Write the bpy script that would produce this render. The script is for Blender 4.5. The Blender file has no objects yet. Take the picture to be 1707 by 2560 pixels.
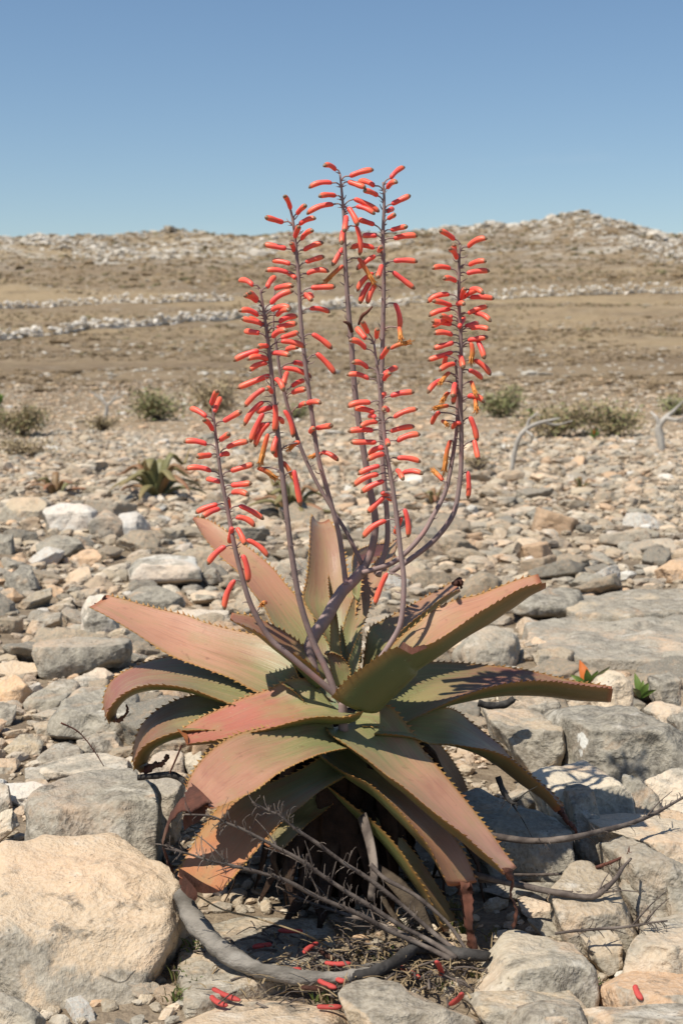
import bpy, bmesh, math, random
import numpy as np
from mathutils import Vector, Matrix
R = math.radians
rnd = random.Random(7)
sc = bpy.context.scene
COL = sc.collection

# ------------------------------------------------------------------ camera
F = 3555.0; CX, CY = 853.5, 1280.0          # focal length and centre in photo pixels
CAMH = 0.78; PITCH = math.atan(380/3555)
FWD = Vector((0, math.cos(PITCH), -math.sin(PITCH))); UP = Vector((0, math.sin(PITCH), math.cos(PITCH)))
cam = bpy.data.objects.new('camera', bpy.data.cameras.new('camera'))
COL.objects.link(cam); sc.camera = cam
cam.location = (0, 0, CAMH); cam.rotation_euler = (math.pi/2-PITCH, 0, 0)
cam.data.sensor_fit = 'VERTICAL'; cam.data.sensor_height = 36; cam.data.lens = 50
cam.data.clip_start = 0.05; cam.data.clip_end = 3000
cam.data.dof.use_dof = True; cam.data.dof.focus_distance = 1.98; cam.data.dof.aperture_fstop = 10

# ------------------------------------------------------------------ light
SUN = Vector((-0.40, -0.32, 0.86)).normalized()
w = bpy.data.worlds.new('World'); sc.world = w; w.use_nodes = True
nt = w.node_tree; nt.nodes.clear()
sky = nt.nodes.new('ShaderNodeTexSky'); sky.sky_type = 'NISHITA'; sky.sun_disc = False
sky.sun_elevation = math.asin(SUN.z); sky.sun_rotation = math.atan2(SUN.x, SUN.y)
sky.altitude = 0; sky.air_density = 1.0; sky.dust_density = 0.35; sky.ozone_density = 2.0
hs = nt.nodes.new('ShaderNodeHueSaturation'); hs.inputs['Saturation'].default_value = 1.08; hs.inputs['Value'].default_value = 1.0
bg = nt.nodes.new('ShaderNodeBackground'); bg.inputs['Strength'].default_value = 0.092
# thin wisps of high cloud, everywhere in the sky
tcw = nt.nodes.new('ShaderNodeTexCoord'); mpw = nt.nodes.new('ShaderNodeMapping'); mpw.inputs['Scale'].default_value = (2.2, 2.2, 9)
mpw.inputs['Location'].default_value = (0.35, 0.2, 0.15)
nzw = nt.nodes.new('ShaderNodeTexNoise'); nzw.inputs['Scale'].default_value = 1.6; nzw.inputs['Detail'].default_value = 6
rpw = nt.nodes.new('ShaderNodeMapRange'); rpw.inputs[1].default_value = 0.58; rpw.inputs[2].default_value = 0.95; rpw.inputs[3].default_value = 0; rpw.inputs[4].default_value = 0.35
mxw = nt.nodes.new('ShaderNodeMix'); mxw.data_type = 'RGBA'; mxw.inputs[7].default_value = (6.5, 6.8, 7.2, 1)
out = nt.nodes.new('ShaderNodeOutputWorld')
L = nt.links.new
L(sky.outputs[0], hs.inputs['Color']); L(tcw.outputs['Generated'], mpw.inputs[0]); L(mpw.outputs[0], nzw.inputs['Vector'])
L(nzw.outputs['Fac'], rpw.inputs[0]); L(rpw.outputs[0], mxw.inputs[0]); L(hs.outputs[0], mxw.inputs[6])
L(mxw.outputs[2], bg.inputs[0]); L(bg.outputs[0], out.inputs[0])
sl = bpy.data.lights.new('sun', 'SUN'); sl.energy = 4.7; sl.angle = R(0.55); sl.color = (1.0, 0.925, 0.80)
so = bpy.data.objects.new('sun', sl); COL.objects.link(so); so.rotation_euler = SUN.to_track_quat('Z', 'Y').to_euler(); so.location = (-4, -1, 8)
vs = sc.view_settings; vs.view_transform = 'Standard'; vs.look = 'None'; vs.gamma = 1; vs.exposure = 0.22; vs.use_curve_mapping = False

# ------------------------------------------------------------------ helpers
def ray(px, py):
    return FWD + Vector((1, 0, 0))*((px-CX)/F) + UP*(-(py-CY)/F)
def at(px, py, Y):
    d = ray(px, py); return Vector((0, 0, CAMH)) + d*(Y/d.y)
def hitz(px, py, z):
    d = ray(px, py); return Vector((0, 0, CAMH)) + d*((z-CAMH)/d.z)
def crop(x0, y0, s):
    return lambda pts: [(x0+p[0]*s,)+(y0+p[1]*s,)+tuple(p[2:]) for p in pts]

def hash3(ix, iy, iz, seed):
    h = (ix*374761393 + iy*668265263 + iz*2147483647 + seed*144665) & 0xffffffff
    h = ((h ^ (h >> 13))*1274126177) & 0xffffffff
    h = ((h ^ (h >> 16))*2246822519) & 0xffffffff
    return ((h ^ (h >> 15)) & 0xffffff)/float(0xffffff)*2-1
def vnoise(p, seed=0):
    p = np.asarray(p, dtype=np.float64); i = np.floor(p).astype(np.int64); f = p-i; u = f*f*(3-2*f)
    r = 0
    for a in (0, 1):
        for b in (0, 1):
            for c in (0, 1):
                wgt = (u[:, 0] if a else 1-u[:, 0])*(u[:, 1] if b else 1-u[:, 1])*(u[:, 2] if c else 1-u[:, 2])
                r = r + wgt*hash3(i[:, 0]+a, i[:, 1]+b, i[:, 2]+c, seed)
    return r
def fbm(p, oct=4, seed=0, gain=0.5):
    p = np.asarray(p, dtype=np.float64); r = 0; a = 1.0
    for k in range(oct):
        r = r + a*vnoise(p*(2.03**k)+k*17.3, seed+k); a *= gain
    return r

# terrain: level rubble field, then a hill that rises to a crest some 270 m away
_TY = np.array([0, 10, 16, 25, 40, 60, 90, 130, 180, 230, 265, 300, 360, 500, 900])
_TZ = np.array([0, 0, 0.02, 0.08, 0.36, 0.95, 2.45, 5.9, 11.4, 18.6, 23.6, 24.2, 21, 5, -30])
_YY = np.linspace(0, 900, 1801); _ZZ = np.interp(_YY, _TY, _TZ)
_ker = np.hanning(25); _ker /= _ker.sum(); _ZS = np.convolve(np.pad(_ZZ, 12, mode='edge'), _ker, 'valid')
_bl = np.clip((_YY-8)/14, 0, 1); _ZZ = _ZZ*(1-_bl)+_ZS*_bl
def terr(x, y):
    x = np.atleast_1d(np.asarray(x, float)); y = np.atleast_1d(np.asarray(y, float))
    z = np.interp(y, _YY, _ZZ)
    q = np.stack([x, y, np.zeros_like(x)], 1)
    z = z + 0.016*fbm(q*1.9, 3, 3)*np.clip((y-1.0)/2, 0, 1)
    far = np.clip((y-18)/60, 0, 1)
    z = z + far*0.35*fbm(q*0.06, 3, 5)*(1+y/150) + far*0.10*fbm(q*0.5, 3, 9)
    g = np.clip((y-185)/60, 0, 1)
    kx = x-46.0; z = z + g*2.6*np.exp(-(np.abs(kx+2.5)/7.0)**1.5) + g*0.9*np.exp(-((x-40)/26.0)**2) - g*0.10*np.clip(x-49, 0, 60)
    z = z + g*0.45*fbm(q*0.22, 4, 21)
    return z
def ter(x, y): return float(terr(x, y)[0])
def ghit(px, py, ymax=290):
    d = ray(px, py); ys = np.geomspace(1.2, ymax, 1500)
    z = CAMH + d.z/d.y*ys; x = d.x/d.y*ys
    k = np.where(z-terr(x, ys) <= 0)[0]
    i = k[0] if len(k) else len(ys)-1
    return Vector((x[i], ys[i], ter(x[i], ys[i])))

def mesh_np(name, V, T, smooth=True, attrs=None):
    """V (n,3) float, T (m,3) or (m,4) int."""
    V = np.asarray(V, np.float32); T = np.asarray(T, np.int32); k = T.shape[1]
    me = bpy.data.meshes.new(name); me.vertices.add(len(V)); me.vertices.foreach_set('co', V.ravel())
    me.loops.add(T.size); me.loops.foreach_set('vertex_index', T.ravel())
    me.polygons.add(len(T)); me.polygons.foreach_set('loop_start', np.arange(len(T), dtype=np.int32)*k)
    me.polygons.foreach_set('loop_total', np.full(len(T), k, np.int32))
    me.polygons.foreach_set('use_smooth', np.full(len(T), smooth, bool))
    for an, arr in (attrs or {}).items():
        arr = np.asarray(arr, np.float32)
        if arr.ndim == 1:
            a = me.attributes.new(an, 'FLOAT', 'POINT'); a.data.foreach_set('value', arr)
        else:
            a = me.attributes.new(an, 'FLOAT_COLOR', 'POINT'); a.data.foreach_set('color', arr.ravel())
    me.update(); me.validate(); return me
class MB:
    def __init__(s): s.v = []; s.f = []; s.t = []
    def tube(s, pts, rad, seg=8, cap=True, t0=0, t1=1, flat=1.0, nrm=None):
        pts = [Vector(p) for p in pts]; n = len(pts)
        if not hasattr(rad, '__len__'): rad = [rad]*n
        base = len(s.v); nrm = Vector(nrm) if nrm is not None else None
        for i, p in enumerate(pts):
            tg = (pts[min(i+1, n-1)]-pts[max(i-1, 0)]).normalized()
            if nrm is None: nrm = tg.orthogonal().normalized()
            nrm = (nrm - tg*nrm.dot(tg)).normalized(); b = tg.cross(nrm)
            for k in range(seg):
                a = 2*math.pi*k/seg
                s.v.append(p + (nrm*math.cos(a)+b*math.sin(a)*flat)*rad[i]); s.t.append(t0+(t1-t0)*i/max(1, n-1))
        for i in range(n-1):
            for k in range(seg):
                a = base+i*seg+k; b_ = base+i*seg+(k+1) % seg
                s.f.append((a, b_, b_+seg, a+seg))
        if cap:
            s.f.append(tuple(base+k for k in range(seg))[::-1]); s.f.append(tuple(base+(n-1)*seg+k for k in range(seg)))
    def tri(s, *ps, t=0.5):
        b = len(s.v); s.v += [Vector(p) for p in ps]; s.t += [t]*len(ps); s.f.append(tuple(range(b, b+len(ps))))
    def spike(s, p, d, side, nrm, length, wid, th, t=0.5):
        b = len(s.v); s.v += [p-side*wid, p+nrm*th, p+side*wid, p-nrm*th, p+d*length*0.55+side*wid*0.18, p+d*length+side*wid*0.55]; s.t += [t]*6
        for a, c in ((0, 1), (1, 2), (2, 3), (3, 0)): s.f.append((b+a, b+c, b+5))
    def blade(s, pts, wid, up=None, t=0.5, fold=0.0):
        pts = [Vector(p) for p in pts]; n = len(pts); base = len(s.v)
        for i, p in enumerate(pts):
            tg = (pts[min(i+1, n-1)]-pts[max(i-1, 0)]).normalized()
            sd = tg.cross(Vector(up) if up else Vector((0.3, 0.5, 1))).normalized(); w_ = wid*(1-(i/(n-1))**2*0.95)
            s.v += [p-sd*w_, p+sd*w_]; s.t += [t, t]
        for i in range(n-1):
            a = base+2*i; s.f.append((a, a+1, a+3, a+2))
    def mesh(s, name, smooth=True):
        me = bpy.data.meshes.new(name); me.from_pydata([tuple(v) for v in s.v], [], s.f)
        me.polygons.foreach_set('use_smooth', [smooth]*len(me.polygons))
        a = me.attributes.new('t', 'FLOAT', 'POINT'); a.data.foreach_set('value', s.t); me.update(); return me
def cr(pts, n):
    """Catmull-Rom resample of a list of Vectors."""
    P = [Vector(p) for p in pts]; m = len(P); o = []
    for i in range(n):
        u = i/(n-1)*(m-1); k = min(int(u), m-2); f = u-k
        p0 = P[k-1] if k > 0 else P[0]*2-P[1]; p1 = P[k]; p2 = P[k+1]; p3 = P[k+2] if k+2 < m else P[-1]*2-P[-2]
        o.append(0.5*((2*p1)+(p2-p0)*f+(2*p0-5*p1+4*p2-p3)*f*f+(3*p1-p0-3*p2+p3)*f**3))
    return o
def lin(vals, n):
    return list(np.interp(np.linspace(0, len(vals)-1, n), range(len(vals)), vals))
def obj(name, me, mt, parent=None, color=None):
    o = bpy.data.objects.new(name, me); COL.objects.link(o)
    if me is not None and mt is not None and not me.materials: me.materials.append(mt)
    if color: o.color = color if len(color) == 4 else tuple(color)+(1,)
    if parent is not None:
        o.parent = parent
        if parent.type == 'EMPTY': o.matrix_parent_inverse = Matrix.Translation(-parent.location)
    return o
def tag(o, label, cat, group=None, kind=None):
    if label: o['label'] = label
    if cat: o['category'] = cat
    if group: o['group'] = group
    if kind: o['kind'] = kind
    return o
def thing(name, loc, label, cat, group=None):
    o = bpy.data.objects.new(name, None); COL.objects.link(o); o.location = loc; o.empty_display_size = 0.05
    return tag(o, label, cat, group)
def place(me_obj, loc):
    """shift a world-space mesh so that its object sits at loc"""
    me_obj.data.transform(Matrix.Translation(-Vector(loc))); me_obj.location = loc

# ------------------------------------------------------------------ materials
class M:
    def __init__(s, name, rough=0.8, spec=0.3):
        s.m = bpy.data.materials.new(name); s.m.use_nodes = True; s.nt = s.m.node_tree
        s.b = s.nt.nodes['Principled BSDF']; s.b.inputs['Roughness'].default_value = rough; s.b.inputs['Specular IOR Level'].default_value = spec
    def n(s, typ, **kw):
        nd = s.nt.nodes.new('ShaderNode'+typ)
        for k, v in kw.items():
            if k in ('data_type', 'blend_type', 'operation', 'attribute_name', 'feature', 'clamp', 'distance'): setattr(nd, k, v)
        return nd
    def put(s, sock, v):
        if isinstance(v, bpy.types.NodeSocket): s.nt.links.new(v, sock)
        elif v is not None:
            if hasattr(sock.default_value, '__len__') and len(v) == 3 and len(sock.default_value) == 4: v = tuple(v)+(1,)
            sock.default_value = v
    def noise(s, scale, detail=4, vec=None, rough=0.55, dist=0.0):
        nd = s.n('TexNoise'); nd.inputs['Scale'].default_value = scale; nd.inputs['Detail'].default_value = detail
        nd.inputs['Roughness'].default_value = rough; nd.inputs['Distortion'].default_value = dist; s.put(nd.inputs['Vector'], vec); return nd.outputs['Fac']
    def voro(s, scale, vec=None, feature='F1', out='Distance', rand=1.0):
        nd = s.n('TexVoronoi', feature=feature); nd.inputs['Scale'].default_value = scale; nd.inputs['Randomness'].default_value = rand
        s.put(nd.inputs['Vector'], vec); return nd.outputs[out]
    def mr(s, v, a, b, c=0.0, d=1.0):
        nd = s.n('MapRange'); s.put(nd.inputs[0], v)
        for i, q in zip((1, 2, 3, 4), (a, b, c, d)): s.put(nd.inputs[i], q)
        nd.interpolation_type = 'SMOOTHSTEP' if not any(isinstance(q, bpy.types.NodeSocket) for q in (a, b)) else 'LINEAR'; return nd.outputs[0]
    def mix(s, fac, a, b, mode='MIX'):
        nd = s.n('Mix', data_type='RGBA', blend_type=mode); s.put(nd.inputs[0], fac); s.put(nd.inputs[6], a); s.put(nd.inputs[7], b); return nd.outputs[2]
    def math(s, op, a, b=None):
        nd = s.n('Math', operation=op); s.put(nd.inputs[0], a)
        if b is not None: s.put(nd.inputs[1], b)
        return nd.outputs[0]
    def coord(s, which='Object'): return s.n('TexCoord').outputs[which]
    def attr(s, name, out='Fac'): return s.n('Attribute', attribute_name=name).outputs[out]
    def mapping(s, vec, scale=(1, 1, 1), loc=None):
        nd = s.n('Mapping'); s.put(nd.inputs[0], vec); nd.inputs['Scale'].default_value = scale
        if loc is not None: s.put(nd.inputs['Location'], loc)
        return nd.outputs[0]
    def bump(s, h, strength=0.5, dist=0.01, prev=None):
        nd = s.n('Bump'); nd.inputs['Strength'].default_value = strength; nd.inputs['Distance'].default_value = dist; s.put(nd.inputs['Height'], h)
        if prev is not None: s.put(nd.inputs['Normal'], prev)
        return nd.outputs[0]
    def col(s, c): s.put(s.b.inputs['Base Color'], c); return s
    def nrm(s, n): s.put(s.b.inputs['Normal'], n); return s

def rock_material(name, use_attr):
    m = M(name, 0.9, 0.2)
    oi = m.n('ObjectInfo'); tc = m.coord('Object')
    if use_attr:
        base = m.attr('col', 'Color'); wea = 0.45; vec = tc
    else:
        base = oi.outputs['Color']; wea = m.math('ADD', oi.outputs['Alpha'], m.attr('wx'))
        comb = m.n('CombineXYZ')
        for i, k in enumerate((37.0, 71.0, 13.0)): m.put(comb.inputs[i], m.math('MULTIPLY', oi.outputs['Random'], k))
        vec = m.mapping(tc, (1, 1, 1), comb.outputs[0])
    n1 = m.noise(7, 7, vec, 0.66, 0.5); n2 = m.noise(38, 5, vec, 0.6); n3 = m.noise(150, 3, vec, 0.6); n4 = m.noise(14, 5, vec, 0.7, 0.6)
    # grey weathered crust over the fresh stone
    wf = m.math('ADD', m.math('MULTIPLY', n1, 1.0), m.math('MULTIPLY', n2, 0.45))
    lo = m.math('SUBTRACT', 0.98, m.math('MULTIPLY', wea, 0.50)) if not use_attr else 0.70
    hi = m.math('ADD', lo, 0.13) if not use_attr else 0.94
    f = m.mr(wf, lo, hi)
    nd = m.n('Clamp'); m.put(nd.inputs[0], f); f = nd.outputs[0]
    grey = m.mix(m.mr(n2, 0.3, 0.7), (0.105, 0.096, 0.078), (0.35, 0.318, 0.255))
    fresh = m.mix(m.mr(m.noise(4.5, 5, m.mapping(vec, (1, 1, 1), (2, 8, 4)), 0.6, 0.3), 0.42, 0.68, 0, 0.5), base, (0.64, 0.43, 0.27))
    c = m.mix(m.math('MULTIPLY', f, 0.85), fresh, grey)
    # paler chalky blooms, orange stain, dark specks
    c = m.mix(m.mr(n4, 0.56, 0.72, 0, 0.55), c, (0.66, 0.62, 0.54))
    c = m.mix(m.mr(m.noise(9, 4, m.mapping(vec, (1, 1, 1), (5, 3, 9)), 0.6, 0.5), 0.58, 0.75, 0, 0.5), c, (0.55, 0.33, 0.18))
    n5 = m.noise(22, 9, m.mapping(vec, (1, 1, 1), (11, 2, 6)), 0.72, 0.3); n6 = m.noise(5, 3, m.mapping(vec, (1, 1, 1), (1, 12, 3)))
    c = m.mix(m.math('MULTIPLY', m.mr(n5, 0.53, 0.66), m.mr(n6, 0.42, 0.60, 0.08, 0.75)), c, (0.055, 0.05, 0.042))
    spk = m.mr(m.voro(85, vec), 0.20, 0.10, 0, 0.75); c = m.mix(m.math('MULTIPLY', spk, m.mr(n4, 0.48, 0.60)), c, (0.06, 0.05, 0.04))
    c = m.mix(m.mr(n3, 0.3, 0.75, 0.0, 0.45), c, m.mix(0.5, c, (0.75, 0.7, 0.6)))
    if not use_attr: c = m.mix(m.mr(m.attr('wl'), 0.35, 0.6, 0, 0.9), c, m.mix(n2, (0.55, 0.54, 0.48), (0.80, 0.79, 0.74)))
    # thin cracks, broken up so that they do not net the whole stone
    wv = m.n('TexVoronoi', feature='DISTANCE_TO_EDGE'); wv.inputs['Scale'].default_value = 6.5
    dv = m.n('VectorMath', operation='ADD'); m.put(dv.inputs[0], vec); nz = m.n('TexNoise'); nz.inputs['Scale'].default_value = 9; m.put(nz.inputs['Vector'], vec)
    sc_ = m.n('VectorMath', operation='SCALE'); m.put(sc_.inputs[0], nz.outputs['Color']); sc_.inputs['Scale'].default_value = 0.16; m.put(dv.inputs[1], sc_.outputs[0]); m.put(wv.inputs['Vector'], dv.outputs[0])
    crk = m.math('MULTIPLY', m.mr(wv.outputs['Distance'], 0.0, 0.014, 1, 0), m.mr(n1, 0.60, 0.70))
    c = m.mix(m.math('MULTIPLY', crk, 0.65), c, (0.07, 0.05, 0.035))
    m.col(c)
    pit = m.mr(m.voro(75, vec), 0.0, 0.3, 0, 1)
    pitm = m.mr(n4, 0.42, 0.62, 0, 1)
    h = m.math('ADD', m.math('MULTIPLY', n2, 0.9), m.math('MULTIPLY', n3, 0.35))
    h = m.math('ADD', h, m.math('MULTIPLY', m.math('MULTIPLY', pit, pitm), 0.25))
    h = m.math('SUBTRACT', h, m.math('MULTIPLY', crk, 0.5))
    m.nrm(m.bump(h, 0.6, 0.013))
    return m.m
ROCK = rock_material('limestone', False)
RUBBLE = rock_material('limestone_rubble', True)

def ground_material():
    m = M('stony_ground', 0.95, 0.1)
    pos = m.n('NewGeometry').outputs['Position']
    sep = m.n('SeparateXYZ'); m.put(sep.inputs[0], pos); Y = sep.outputs[1]
    n1 = m.noise(2.5, 6, pos); n2 = m.noise(24, 5, pos); n3 = m.noise(110, 3, pos)
    near = m.mix(m.mr(n1, 0.35, 0.65), (0.135, 0.10, 0.068), (0.25, 0.20, 0.145))
    near = m.mix(m.mr(n2, 0.35, 0.75, 0, 0.7), near, (0.33, 0.27, 0.195))
    near = m.mix(m.mr(n3, 0.5, 0.7, 0, 0.6), near, (0.13, 0.10, 0.07))
    near = m.mix(m.mr(Y, 5, 12, 0, 0.75), near, m.mix(m.mr(n2, 0.35, 0.65), (0.26, 0.195, 0.125), (0.44, 0.345, 0.24)))
    # the dry hill: straw, bare earth, bleached stones
    flat = m.mapping(pos, (0.5, 1.0, 1.0)); band = m.noise(0.045, 5, m.mapping(pos, (0.35, 1.0, 1.0)), 0.6)
    h1 = m.noise(0.6, 7, flat, 0.7); h2 = m.noise(3.2, 4, flat, 0.7)
    hill = m.mix(m.mr(band, 0.40, 0.62), (0.235, 0.175, 0.113), (0.36, 0.272, 0.165))
    hill = m.mix(m.mr(m.math('ADD', Y, m.math('MULTIPLY', band, 60)), 105, 60, 0, 0.6), hill, (0.19, 0.135, 0.085))
    hill = m.mix(m.mr(h1, 0.50, 0.66, 0, 0.8), hill, (0.17, 0.128, 0.085))
    hill = m.mix(m.mr(h2, 0.45, 0.7, 0, 0.65), hill, (0.47, 0.38, 0.26))
    hill = m.mix(m.mr(m.noise(1.7, 3, flat), 0.62, 0.72, 0, 0.45), hill, (0.16, 0.155, 0.075))
    vs_ = m.voro(0.9, m.mapping(pos, (0.7, 0.7, 0.7)))
    wm = m.math('MULTIPLY', m.mr(vs_, 0.42, 0.18), m.mr(m.noise(0.10, 5, m.mapping(pos, (0.4, 1, 1)), 0.7), 0.52, 0.66))
    hi = m.mr(Y, 165, 225)
    wm2 = m.math('MULTIPLY', m.mr(m.noise(0.33, 7, flat, 0.75), 0.48, 0.62), hi)
    hill = m.mix(m.math('MULTIPLY', wm, 0.6), hill, (0.56, 0.53, 0.46))
    hill = m.mix(m.math('MULTIPLY', wm2, 0.85), hill, (0.56, 0.53, 0.47))
    hill = m.mix(m.math('MULTIPLY', m.mr(m.noise(0.9, 5, flat, 0.7), 0.52, 0.66), m.math('MULTIPLY', hi, 0.6)), hill, (0.13, 0.12, 0.10))
    m.col(m.mix(m.mr(m.math('ADD', Y, m.math('MULTIPLY', n1, 8)), 15, 30), near, hill))
    hb = m.math('ADD', m.math('MULTIPLY', n2, 0.6), m.math('MULTIPLY', n3, 0.4))
    b1 = m.bump(hb, 0.8, 0.02)
    m.nrm(m.bump(m.math('MULTIPLY', h2, m.mr(Y, 14, 30)), 0.9, 0.4, b1))
    return m.m
GROUND = ground_material()

def leaf_material():
    m = M('aloe_leaf', 0.45, 0.34)
    a = m.attr('lf', 'Vector'); sp = m.n('SeparateXYZ'); m.put(sp.inputs[0], a); s_, t_, up = sp.outputs
    oi = m.n('ObjectInfo')
    cb = m.n('CombineXYZ'); m.put(cb.inputs[0], m.math('MULTIPLY', s_, 9)); m.put(cb.inputs[1], m.math('MULTIPLY', t_, 1.6)); m.put(cb.inputs[2], m.math('MULTIPLY', oi.outputs['Random'], 40))
    st = m.noise(1.3, 5, cb.outputs[0], 0.6); st2 = m.noise(4.5, 3, cb.outputs[0], 0.6)
    tt = m.math('ADD', t_, m.math('MULTIPLY', m.math('SUBTRACT', st, 0.5), 0.55))
    red = oi.outputs['Color']
    top = m.mix(m.mr(tt, 0.12, 0.60), (0.20, 0.20, 0.085), red)
    top = m.mix(m.mr(st, 0.55, 0.75, 0, 0.4), top, (0.30, 0.20, 0.10))
    top = m.mix(m.mr(st2, 0.52, 0.75, 0, 0.45), top, (0.22, 0.095, 0.07))
    cb2 = m.n('CombineXYZ'); m.put(cb2.inputs[0], m.math('MULTIPLY', s_, 60)); m.put(cb2.inputs[1], m.math('MULTIPLY', t_, 2.5)); m.put(cb2.inputs[2], m.math('MULTIPLY', oi.outputs['Random'], 90))
    vein = m.noise(1.0, 3, cb2.outputs[0], 0.6); top = m.mix(m.mr(vein, 0.5, 0.75, 0, 0.28), top, (0.46, 0.33, 0.20))
    cb3 = m.n('CombineXYZ'); m.put(cb3.inputs[0], m.math('MULTIPLY', s_, 2.2)); m.put(cb3.inputs[1], m.math('MULTIPLY', t_, 4.0)); m.put(cb3.inputs[2], m.math('MULTIPLY', oi.outputs['Random'], 70))
    blo = m.noise(1.2, 4, cb3.outputs[0], 0.55); top = m.mix(m.mr(blo, 0.48, 0.70, 0, 0.5), top, (0.31, 0.24, 0.115)); top = m.mix(m.mr(blo, 0.46, 0.30, 0, 0.4), top, (0.30, 0.125, 0.09))
    und = m.mix(m.mr(tt, 0.35, 1.0), (0.105, 0.125, 0.045), (0.20, 0.135, 0.06))
    und = m.mix(m.mr(st, 0.55, 0.8, 0, 0.4), und, (0.24, 0.16, 0.05))
    c = m.mix(up, und, top)
    # coloured rim along both margins, and a browned end
    ed = m.math('ABSOLUTE', m.math('SUBTRACT', m.math('MULTIPLY', s_, 2), 1))
    c = m.mix(m.mr(ed, 0.86, 1.0, 0, 0.7), c, (0.34, 0.175, 0.055))
    c = m.mix(m.mr(m.math('ADD', t_, m.math('MULTIPLY', st2, 0.05)), 0.985, 1.02, 0, 0.7), c, (0.30, 0.09, 0.035))
    tc = m.coord('Object')
    c = m.mix(m.mr(m.noise(70, 3, tc), 0.62, 0.75, 0, 0.35), c, (0.13, 0.06, 0.04))
    c = m.mix(m.mr(m.voro(120, tc), 0.07, 0.03, 0, 0.5), c, (0.7, 0.66, 0.55))
    m.col(c)
    m.b.inputs['Subsurface Weight'].default_value = 0.08; m.b.inputs['Subsurface Radius'].default_value = (0.01, 0.006, 0.003)
    m.b.inputs['Subsurface Scale'].default_value = 0.4
    m.put(m.b.inputs['Roughness'], m.mr(st, 0.3, 0.8, 0.38, 0.56))
    m.nrm(m.bump(m.math('ADD', st2, m.math('MULTIPLY', m.noise(160, 3, tc), 0.4)), 0.22, 0.002))
    return m.m
LEAF = leaf_material()
def simple(name, c1, c2, scale=30, rough=0.75, spec=0.25, bump=0.4, dist=0.004, stretch=None, c3=None):
    m = M(name, rough, spec); v = m.coord('Object')
    if stretch: v = m.mapping(v, stretch)
    n1 = m.noise(scale, 5, v, 0.6); c = m.mix(m.mr(n1, 0.35, 0.65), c1, c2)
    if c3: c = m.mix(m.mr(m.noise(scale*0.37, 4, m.mapping(v, (1, 1, 1), (3, 7, 1)), 0.6), 0.55, 0.7), c, c3)
    oi = m.n('ObjectInfo'); c = m.mix(m.mr(oi.outputs['Random'], 0, 1, 0.0, 0.22), c, (0, 0, 0))
    m.col(c); m.nrm(m.bump(m.noise(scale*2.2, 5, v, 0.65), bump, dist)); return m
TEETH = simple('leaf_tooth', (0.46, 0.285, 0.085), (0.36, 0.15, 0.05), 60, 0.55, 0.3, 0.1).m
STALK = simple('stalk', (0.32, 0.225, 0.205), (0.25, 0.18, 0.17), 55, 0.6, 0.3, 0.3, 0.001, c3=(0.36, 0.205, 0.185)).m
DEADLEAF = simple('withered_leaf', (0.155, 0.062, 0.042), (0.085, 0.040, 0.030), 45, 0.8, 0.2, 0.9, 0.004, (1, 1, 0.35), (0.20, 0.115, 0.08)).m
SHADELEAF = simple('shade_dark_dead_leaf', (0.060, 0.036, 0.026), (0.032, 0.022, 0.017), 45, 0.9, 0.1, 0.9, 0.004, None, (0.085, 0.06, 0.042)).m  # dead-leaf brown darkened to stand for the shade under the plant
DEADWOOD = simple('dead_leaf_litter_brown', (0.11, 0.085, 0.06), (0.055, 0.042, 0.032), 40, 0.9, 0.1, 0.9, 0.004, None, (0.18, 0.14, 0.10)).m
GREYWOOD = simple('bleached_wood', (0.34, 0.31, 0.27), (0.15, 0.135, 0.115), 26, 0.85, 0.15, 1.0, 0.006, (0.45, 1, 1), (0.46, 0.43, 0.385)).m
BLACKWOOD = simple('charred_wood', (0.075, 0.07, 0.066), (0.035, 0.032, 0.03), 35, 0.8, 0.2, 0.9, 0.004, None, (0.14, 0.13, 0.12)).m
TWIG = simple('dry_twig', (0.165, 0.135, 0.115), (0.085, 0.068, 0.06), 60, 0.85, 0.15, 0.6, 0.002, None, (0.24, 0.20, 0.17)).m
WHITEWOOD = simple('sun_bleached_trunk', (0.50, 0.47, 0.42), (0.36, 0.33, 0.29), 14, 0.9, 0.1, 0.6, 0.01).m
STRAW = simple('straw', (0.34, 0.26, 0.15), (0.20, 0.14, 0.08), 40, 0.8, 0.2, 0.2).m

def flower_material():
    m = M('coral_flower', 0.42, 0.4); t = m.attr('t'); oi = m.n('ObjectInfo')
    a = m.mix(oi.outputs['Random'], (0.90, 0.125, 0.078), (0.84, 0.095, 0.085))
    c = m.mix(m.mr(t, 0.35, 0.95), a, (0.90, 0.175, 0.09))
    c = m.mix(m.mr(t, 0.0, 0.12, 0.35, 0), c, (0.55, 0.05, 0.06))
    c = m.mix(m.mr(m.math('ADD', t, m.math('MULTIPLY', oi.outputs['Random'], 0.04)), 0.87, 0.955, 0, 0.9), c, (0.17, 0.145, 0.085))
    tc = m.coord('Object'); c = m.mix(m.mr(m.noise(5, 4, m.mapping(tc, (40, 40, 1))), 0.55, 0.75, 0, 0.25), c, (0.78, 0.20, 0.11))
    m.col(c); m.b.inputs['Subsurface Weight'].default_value = 0.18; m.b.inputs['Subsurface Radius'].default_value = (0.006, 0.002, 0.001); m.b.inputs['Subsurface Scale'].default_value = 0.6
    return m.m
FLOWER = flower_material()
def open_flower_material():
    m = M('open_flower', 0.5, 0.3); t = m.attr('t'); c = m.mix(m.mr(t, 0.1, 0.7), (0.70, 0.12, 0.06), (0.62, 0.25, 0.06))
    c = m.mix(m.mr(t, 0.85, 1.0, 0, 0.9), c, (0.22, 0.11, 0.03)); m.col(c); return m.m
OPENF = open_flower_material()
DRYF = simple('dry_flower', (0.42, 0.15, 0.05), (0.25, 0.09, 0.035), 90, 0.7, 0.2, 0.3).m
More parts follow.
